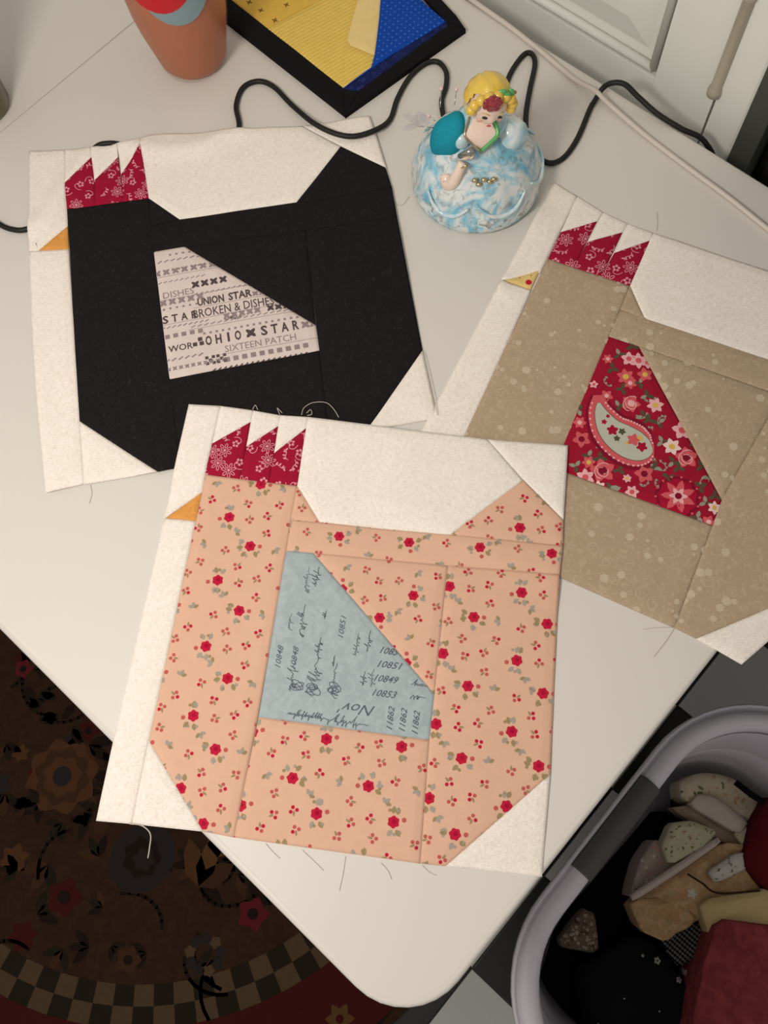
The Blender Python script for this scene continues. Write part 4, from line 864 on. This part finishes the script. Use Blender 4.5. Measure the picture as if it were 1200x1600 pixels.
f_black = fabric('black_scrap', (13, 13, 14)); f_cream = fabric('cream_scrap', (184, 172, 147)); f_tan = fabric('tan_scrap', (168, 132, 92), (182, 151, 111), 60, (.4, .6)); f_pinkw = fabric('shell_white_scrap', (184, 170, 159)); f_beige = fabric('beige_scrap', (151, 134, 113)); f_green = fabric('cream_green_scrap', (177, 172, 142)); f_grey = fabric('greige_scrap', (151, 137, 127)); f_maroon = fabric('dusty_maroon_scrap', (125, 53, 56), (110, 44, 49), 40, (.4, .6)); f_dred = fabric('dark_red_scrap', (78, 14, 22)); f_straw = fabric('straw_scrap', (175, 153, 110)); f_brown = fabric('brown_speckle_scrap', (103, 89, 75)); p_dk = fabric('scrap_print_dark', (79, 63, 49)); p_wh = fabric('scrap_print_white', (185, 180, 172)); p_gn = fabric('scrap_print_green', (103, 106, 72)); p_pk = fabric('scrap_print_pink', (177, 129, 111)); f_brwn2 = fabric('dark_brown_scrap', (51, 37, 29))
z_ = .02
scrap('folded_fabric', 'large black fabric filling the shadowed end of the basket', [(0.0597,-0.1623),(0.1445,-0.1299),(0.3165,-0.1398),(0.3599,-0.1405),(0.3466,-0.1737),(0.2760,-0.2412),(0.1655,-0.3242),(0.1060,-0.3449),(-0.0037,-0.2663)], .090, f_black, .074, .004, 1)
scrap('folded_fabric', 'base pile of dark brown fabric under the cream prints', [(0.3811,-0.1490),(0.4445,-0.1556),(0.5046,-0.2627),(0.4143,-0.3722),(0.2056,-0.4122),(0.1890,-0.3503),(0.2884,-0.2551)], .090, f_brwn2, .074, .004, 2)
pl = [(0.1200,-0.1281),(0.1789,-0.1280),(0.1840,-0.1428),(0.1493,-0.1764)]; scrap('folded_fabric', 'small brown speckled print scrap close to the lilac rim', pl, .140, [f_brown, p_dk, p_beige] if False else [f_brown, p_dk, f_grey], .03, .003, 3, spots(pl, 160, (1, 2), .001, .0026, 5), tilt=(0, 0))
pl = [(0.3854,-0.1238),(0.4104,-0.1347),(0.4395,-0.1652),(0.4390,-0.2404),(0.4123,-0.2486),(0.3898,-0.1897),(0.3698,-0.1381)]; scrap('folded_fabric', 'cream floral fabric topmost by the far basket wall', pl, .162, [f_cream, f_tan, p_gn], .055, .005, 4, spots(pl, 60, (1, 1, 2), .002, .005, 6, 'lf'))
pl = [(0.3684,-0.1492),(0.3879,-0.1495),(0.3995,-0.1674),(0.4026,-0.2189),(0.3809,-0.2181)]; scrap('folded_fabric', 'shell-white rolled strip below the cream floral fabric', pl, .172, f_pinkw, .02, .002, 5)
pl = [(0.3525,-0.1353),(0.3718,-0.1522),(0.3845,-0.2219),(0.3751,-0.2422),(0.3640,-0.2202)]; scrap('folded_fabric', 'beige folded strip between two pale rolls', pl, .155, f_beige, .03, .003, 6)
pl = [(0.3796,-0.2118),(0.4026,-0.2236),(0.3971,-0.2410),(0.3720,-0.2338)]; scrap('folded_fabric', 'small cream dotted fold touching the dark red cloth', pl, .170, [f_cream, p_dk], .03, .003, 7, spots(pl, 40, (1,), .0008, .0014, 8))
pl = [(0.2278,-0.1603),(0.2719,-0.1438),(0.3049,-0.1419),(0.3137,-0.1589),(0.3013,-0.1850),(0.2408,-0.1668)]; scrap('folded_fabric', 'greige print fabric at the left of the pale pile', pl, .160, [f_grey, p_wh, p_pk], .06, .004, 8, spots(pl, 60, (1, 2), .0012, .0028, 9, 'fl'))
pl = [(0.3027,-0.1512),(0.3343,-0.1443),(0.3542,-0.1621),(0.3656,-0.1938),(0.3427,-0.1961),(0.2904,-0.1721)]; scrap('folded_fabric', 'cream fabric with green sprigs in the pile middle', pl, .176, [f_green, p_gn, p_pk], .03, .003, 9, spots(pl, 60, (1, 1, 2), .0012, .003, 10, 'lf'))
pl = [(0.2216,-0.1639),(0.2928,-0.1867),(0.3599,-0.2085),(0.3874,-0.2465),(0.3535,-0.2810),(0.2988,-0.2414),(0.2618,-0.2403),(0.2155,-0.2130),(0.2067,-0.1899)]; scrap('folded_fabric', 'tan folded fabric with white blooms across the pile', pl, .168, [f_tan, p_wh, f_straw], .05, .006, 10, spots(pl, 36, (1, 2, 2), .003, .008, 11, 'fl'), wr=1.4)
pl = [(0.2295,-0.1560),(0.2984,-0.1810),(0.3584,-0.1974),(0.3565,-0.2047),(0.2944,-0.1868),(0.2250,-0.1634)]; scrap('folded_fabric', 'thin pale fold edge running across the tan fabric', pl, .180, f_pinkw, .008, .001, 11)
pl = [(0.3164,-0.2125),(0.3564,-0.2254),(0.3771,-0.2441),(0.3519,-0.2478),(0.3116,-0.2276)]; scrap('folded_fabric', 'white printed scrap lying on the tan fabric', pl, .182, [p_wh, p_gn], .01, .003, 12, spots(pl, 18, (1,), .001, .003, 12, 'lf'))
pl = [(0.2200,-0.1641),(0.2341,-0.1686),(0.2675,-0.2037),(0.2613,-0.2393),(0.2146,-0.2224),(0.2050,-0.1941)]; scrap('folded_fabric', 'tan pleated fabric at the lower end of the pile', pl, .172, [f_tan, f_straw], .03, .006, 13, spots(pl, 14, (1,), .002, .006, 13, 'lf'), wr=2.0)
pl = [(0.2118,-0.2194),(0.2289,-0.2218),(0.2765,-0.2537),(0.2473,-0.2723),(0.2037,-0.2567),(0.2061,-0.2374)]
hs = []
for q in range(14):
    for w in range(14):
        b = bbox(pl); x = b[0]+q*(b[2]-b[0])/14; y = b[1]+w*(b[3]-b[1])/14; hs.append((circ(x, y, .0021, 4, .3), 1, 1))
scrap('folded_fabric', 'black and grey checked scrap under the maroon cloth', pl, .155, [f_black, fabric('check_grey', (96, 96, 96))], .05, .003, 14, hs)
pl = [(0.2039,-0.2672),(0.2309,-0.2753),(0.2323,-0.2879),(0.1944,-0.2914)]; scrap('folded_fabric', 'tiny cream scrap poking out beside the maroon cloth', pl, .146, f_cream, .035, .002, 15)
pl = [(0.1902,-0.1913),(0.2037,-0.2064),(0.2035,-0.2460),(0.1908,-0.2786),(0.1666,-0.2997),(0.1181,-0.2983),(0.0606,-0.2346),(0.1127,-0.1646)]
dp = []
for p, r_ in zip([(0.1918,-0.2319),(0.1843,-0.2147),(0.1922,-0.2650),(0.1296,-0.2267),(0.1471,-0.2675),(0.0856,-0.2204)], (.0048, .0022, .0042, .0012, .0012, .001)): dp.append((flower(p[0], p[1], r_, 5, .3, .35), 1, 1)); dp.append((circ(p[0], p[1], r_*.3, 6), 2, 2))
scrap('folded_fabric', 'black fabric dotted with small white daisies', pl, .152, [f_black, fabric('daisy_white', (150, 148, 140)), p_dk], .04, .004, 16, dp)
pl = [(0.2785,-0.2212),(0.2956,-0.2360),(0.3527,-0.2821),(0.3202,-0.3085),(0.2747,-0.2544),(0.2446,-0.2642),(0.2574,-0.2438)]; scrap('folded_fabric', 'straw-coloured plain strip above the maroon cloth', [(0.2785,-0.2212),(0.3540,-0.2813),(0.3196,-0.3090),(0.2517,-0.2592)], .190, f_straw, .03, .003, 17)
pl = [(0.3531,-0.2374),(0.4050,-0.2174),(0.4445,-0.2147),(0.4674,-0.2524),(0.3710,-0.3157),(0.3446,-0.2773)]; scrap('folded_fabric', 'dark red cloth at the right of the cream fabrics', pl, .192, f_dred, .06, .006, 18)
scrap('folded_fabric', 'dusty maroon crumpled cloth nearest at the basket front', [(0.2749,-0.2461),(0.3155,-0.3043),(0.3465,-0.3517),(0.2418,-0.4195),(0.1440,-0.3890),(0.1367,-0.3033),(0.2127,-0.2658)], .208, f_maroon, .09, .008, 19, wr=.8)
tb = tube('fold_shadow', spline([(*[(0.4285,-0.1745)][0], .183), (*[(0.4273,-0.1951)][0], .190), (*[(0.4296,-0.2189)][0], .185), (*[(0.4138,-0.2344)][0], .175)], 5), .0042, f_black, None, 8, .5, (.4, -.2, .24)); tag(tb, 'short black strip standing for a cloth-edge shadow on the cream floral fabric', 'shadow strip')  # dark tube laid in place of the shadow along a cloth edge
tb = tube('brown_cord', spline([(*[(0.2950,-0.1921)][0], .190), (*[(0.2980,-0.2111)][0], .192), (*[(0.3013,-0.2326)][0], .195), (*[(0.3376,-0.2688)][0], .196)], 5), .0013, f_brwn2, None, 6, 1, (.3, -.2, .25)); tag(tb, 'thin brown cord lying across the tan fabric', 'cord')

# ================================================================ RUG
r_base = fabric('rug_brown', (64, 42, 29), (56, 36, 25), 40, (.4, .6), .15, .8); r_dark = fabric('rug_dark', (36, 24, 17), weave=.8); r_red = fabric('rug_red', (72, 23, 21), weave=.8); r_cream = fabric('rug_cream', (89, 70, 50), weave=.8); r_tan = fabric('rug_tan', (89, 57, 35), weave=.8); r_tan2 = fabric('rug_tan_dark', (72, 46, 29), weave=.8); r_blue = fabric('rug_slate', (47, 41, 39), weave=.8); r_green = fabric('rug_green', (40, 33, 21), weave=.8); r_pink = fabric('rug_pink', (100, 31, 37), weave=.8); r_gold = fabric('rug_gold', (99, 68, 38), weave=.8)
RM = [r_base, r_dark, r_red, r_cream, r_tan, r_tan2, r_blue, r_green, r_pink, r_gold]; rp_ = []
def rpol(r, a): return (RC[0]+r*cos(a), RC[1]+r*sin(a))
NC = 96
for k in range(NC):
    a0, a1 = 2*pi*k/NC, 2*pi*(k+1)/NC
    for (ra, rb, ph) in ((.420, .448, 0), (.448, .476, 1)): rp_.append(([rpol(ra, a0), rpol(ra, a1), rpol(rb, a1), rpol(rb, a0)], 3 if (k+ph) % 2 else 7, 1))
    rp_.append(([rpol(.476, a0), rpol(.476, a1), rpol(.60, a1), rpol(.60, a0)], 2, 1)); rp_.append(([rpol(.578, a0), rpol(.578, a1), rpol(.60, a1), rpol(.60, a0)], 1, 2))
for k in range(26):
    a = 2*pi*k/26+.08; p = rpol(.515 if k % 2 else .545, a); rp_.append((flower(p[0], p[1], .021, 6, a, .4), 9, 2)); rp_.append((circ(p[0], p[1], .006, 8), 2, 3)); q = rpol(.53, a+.12); rp_.append((leaf(q[0], q[1], .03, .012, a+1.2), 7, 2))
def rflower(p, r, a=4, b=5, c=6):
    rp_.append((flower(p[0], p[1], r, 8, .2, .18), a, 2)); rp_.append((flower(p[0], p[1], r*.78, 8, .5, .2), b, 3)); rp_.append((flower(p[0], p[1], r*.55, 7, .2, .2), a, 4)); rp_.append((circ(p[0], p[1], r*.26, 10), c, 5))
R1 = [(-0.1937,0.5569),(-0.1918,0.3792),(-0.1248,0.7284),(-0.1206,0.5770),(-0.3067,0.4260),(-0.1366,0.2021),(-0.2215,0.2159),(-0.1635,0.2879),(-0.2239,0.6386),(-0.1166,0.2948),(-0.3823,0.3975),(-0.3005,0.2939)]
rflower(R1[0], .058)
rp_.append((circ(R1[1][0], R1[1][1], .052, 18, 0, .9), 6, 2)); rp_.append((flower(R1[1][0], R1[1][1], .030, 7, 0, .2), 1, 3)); rp_.append((flower(R1[1][0], R1[1][1]-.004, .018, 6, 0, .3), 6, 4))
for i, r_, c in ((2, .016, 8), (3, .018, 2), (4, .028, 2), (5, .024, 8), (11, .02, 5)): rp_.append((flower(R1[i][0], R1[i][1], r_, 5, .4, .3), c, 2)); rp_.append((circ(R1[i][0], R1[i][1], r_*.35, 8), 1, 3))
for (p, l, w, a, c) in [(R1[7], .07, .03, 1.0, 4), (R1[7], .08, .028, .4, 9), (R1[7], .06, .03, -.3, 5), (R1[9], .06, .03, .8, 4), (R1[9], .07, .03, 0, 9)]: rp_.append((leaf(p[0], p[1], l, w, a), c, 2))
rr = random.Random(31)
for q in range(9): a = q*.7; rp_.append((flower(R1[6][0]+.022*cos(a), R1[6][1]+.022*sin(a), .009, 5, a, .3), 3 if q % 3 == 0 else 6, 2))
for q in range(240):
    a = rr.random()*2*pi; r_ = .41*sqrt(rr.random()); p = rpol(r_, a); t = rr.random()
    if t < .62:
        l = rr.uniform(.02, .05); ang = rr.random()*6
        for w in range(3): rp_.append((leaf(p[0], p[1], l, l*.4, ang+w*.8), rr.choice((7, 7, 1, 5)), 1))
    elif t < .8: rp_.append((flower(p[0], p[1], rr.uniform(.012, .026), 6, rr.random()*6, .35), rr.choice((4, 5, 5, 2, 6)), 1))
    else:
        ang = rr.random()*6; rp_ += [(s, 1, 1) for s in stroke([(p[0]+.01*k*cos(ang+.12*k), p[1]+.01*k*sin(ang+.12*k)) for k in range(9)], .005)]
for p, n in zip([(-0.1453,0.6676),(-0.1248,0.6144),(-0.2544,0.5731),(-0.2014,0.4854)], (6, 6, 5, 5)):
    for q in range(n): rp_.append((leaf(p[0]+rr.uniform(-.02, .02), p[1]+rr.uniform(-.02, .02), .03, .014, rr.random()*6), 7 if q % 3 else 1, 3))
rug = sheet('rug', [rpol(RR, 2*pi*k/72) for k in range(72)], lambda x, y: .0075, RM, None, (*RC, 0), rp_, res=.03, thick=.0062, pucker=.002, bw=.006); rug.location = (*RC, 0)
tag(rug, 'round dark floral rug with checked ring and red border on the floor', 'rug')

# ================================================================ ADDED SHADOW CASTER AT THE LEFT EDGE
caster = empty('shadow_caster', (*[(0.3368,0.8616)][0], TZ)); tag(caster, 'added brown shadow jar cut off at the left edge of the table', 'caster')  # made-up vessel, added so its shadow darkens the table's left corner
m_caster = mat('caster_brown', (104, 92, 62), .15, .5, alpha=.8, coat=.2)
lathe('caster_body', [(.020, 0), (.027, .0015), (.029, .006), (.031, .15), (.028, .170), (.021, .182), (.021, .195), (.0185, .195), (.0185, .182), (.0255, .168), (.0285, .15), (.0265, .008), (.020, .005)], m_caster, caster, 40, cap=False)
lathe('caster_lid', [(.022, .190), (.0235, .191), (.0235, .208), (.022, .210)], mat('caster_lid_tin', (150, 140, 116), .35, .5, metal=.5), caster, 36)
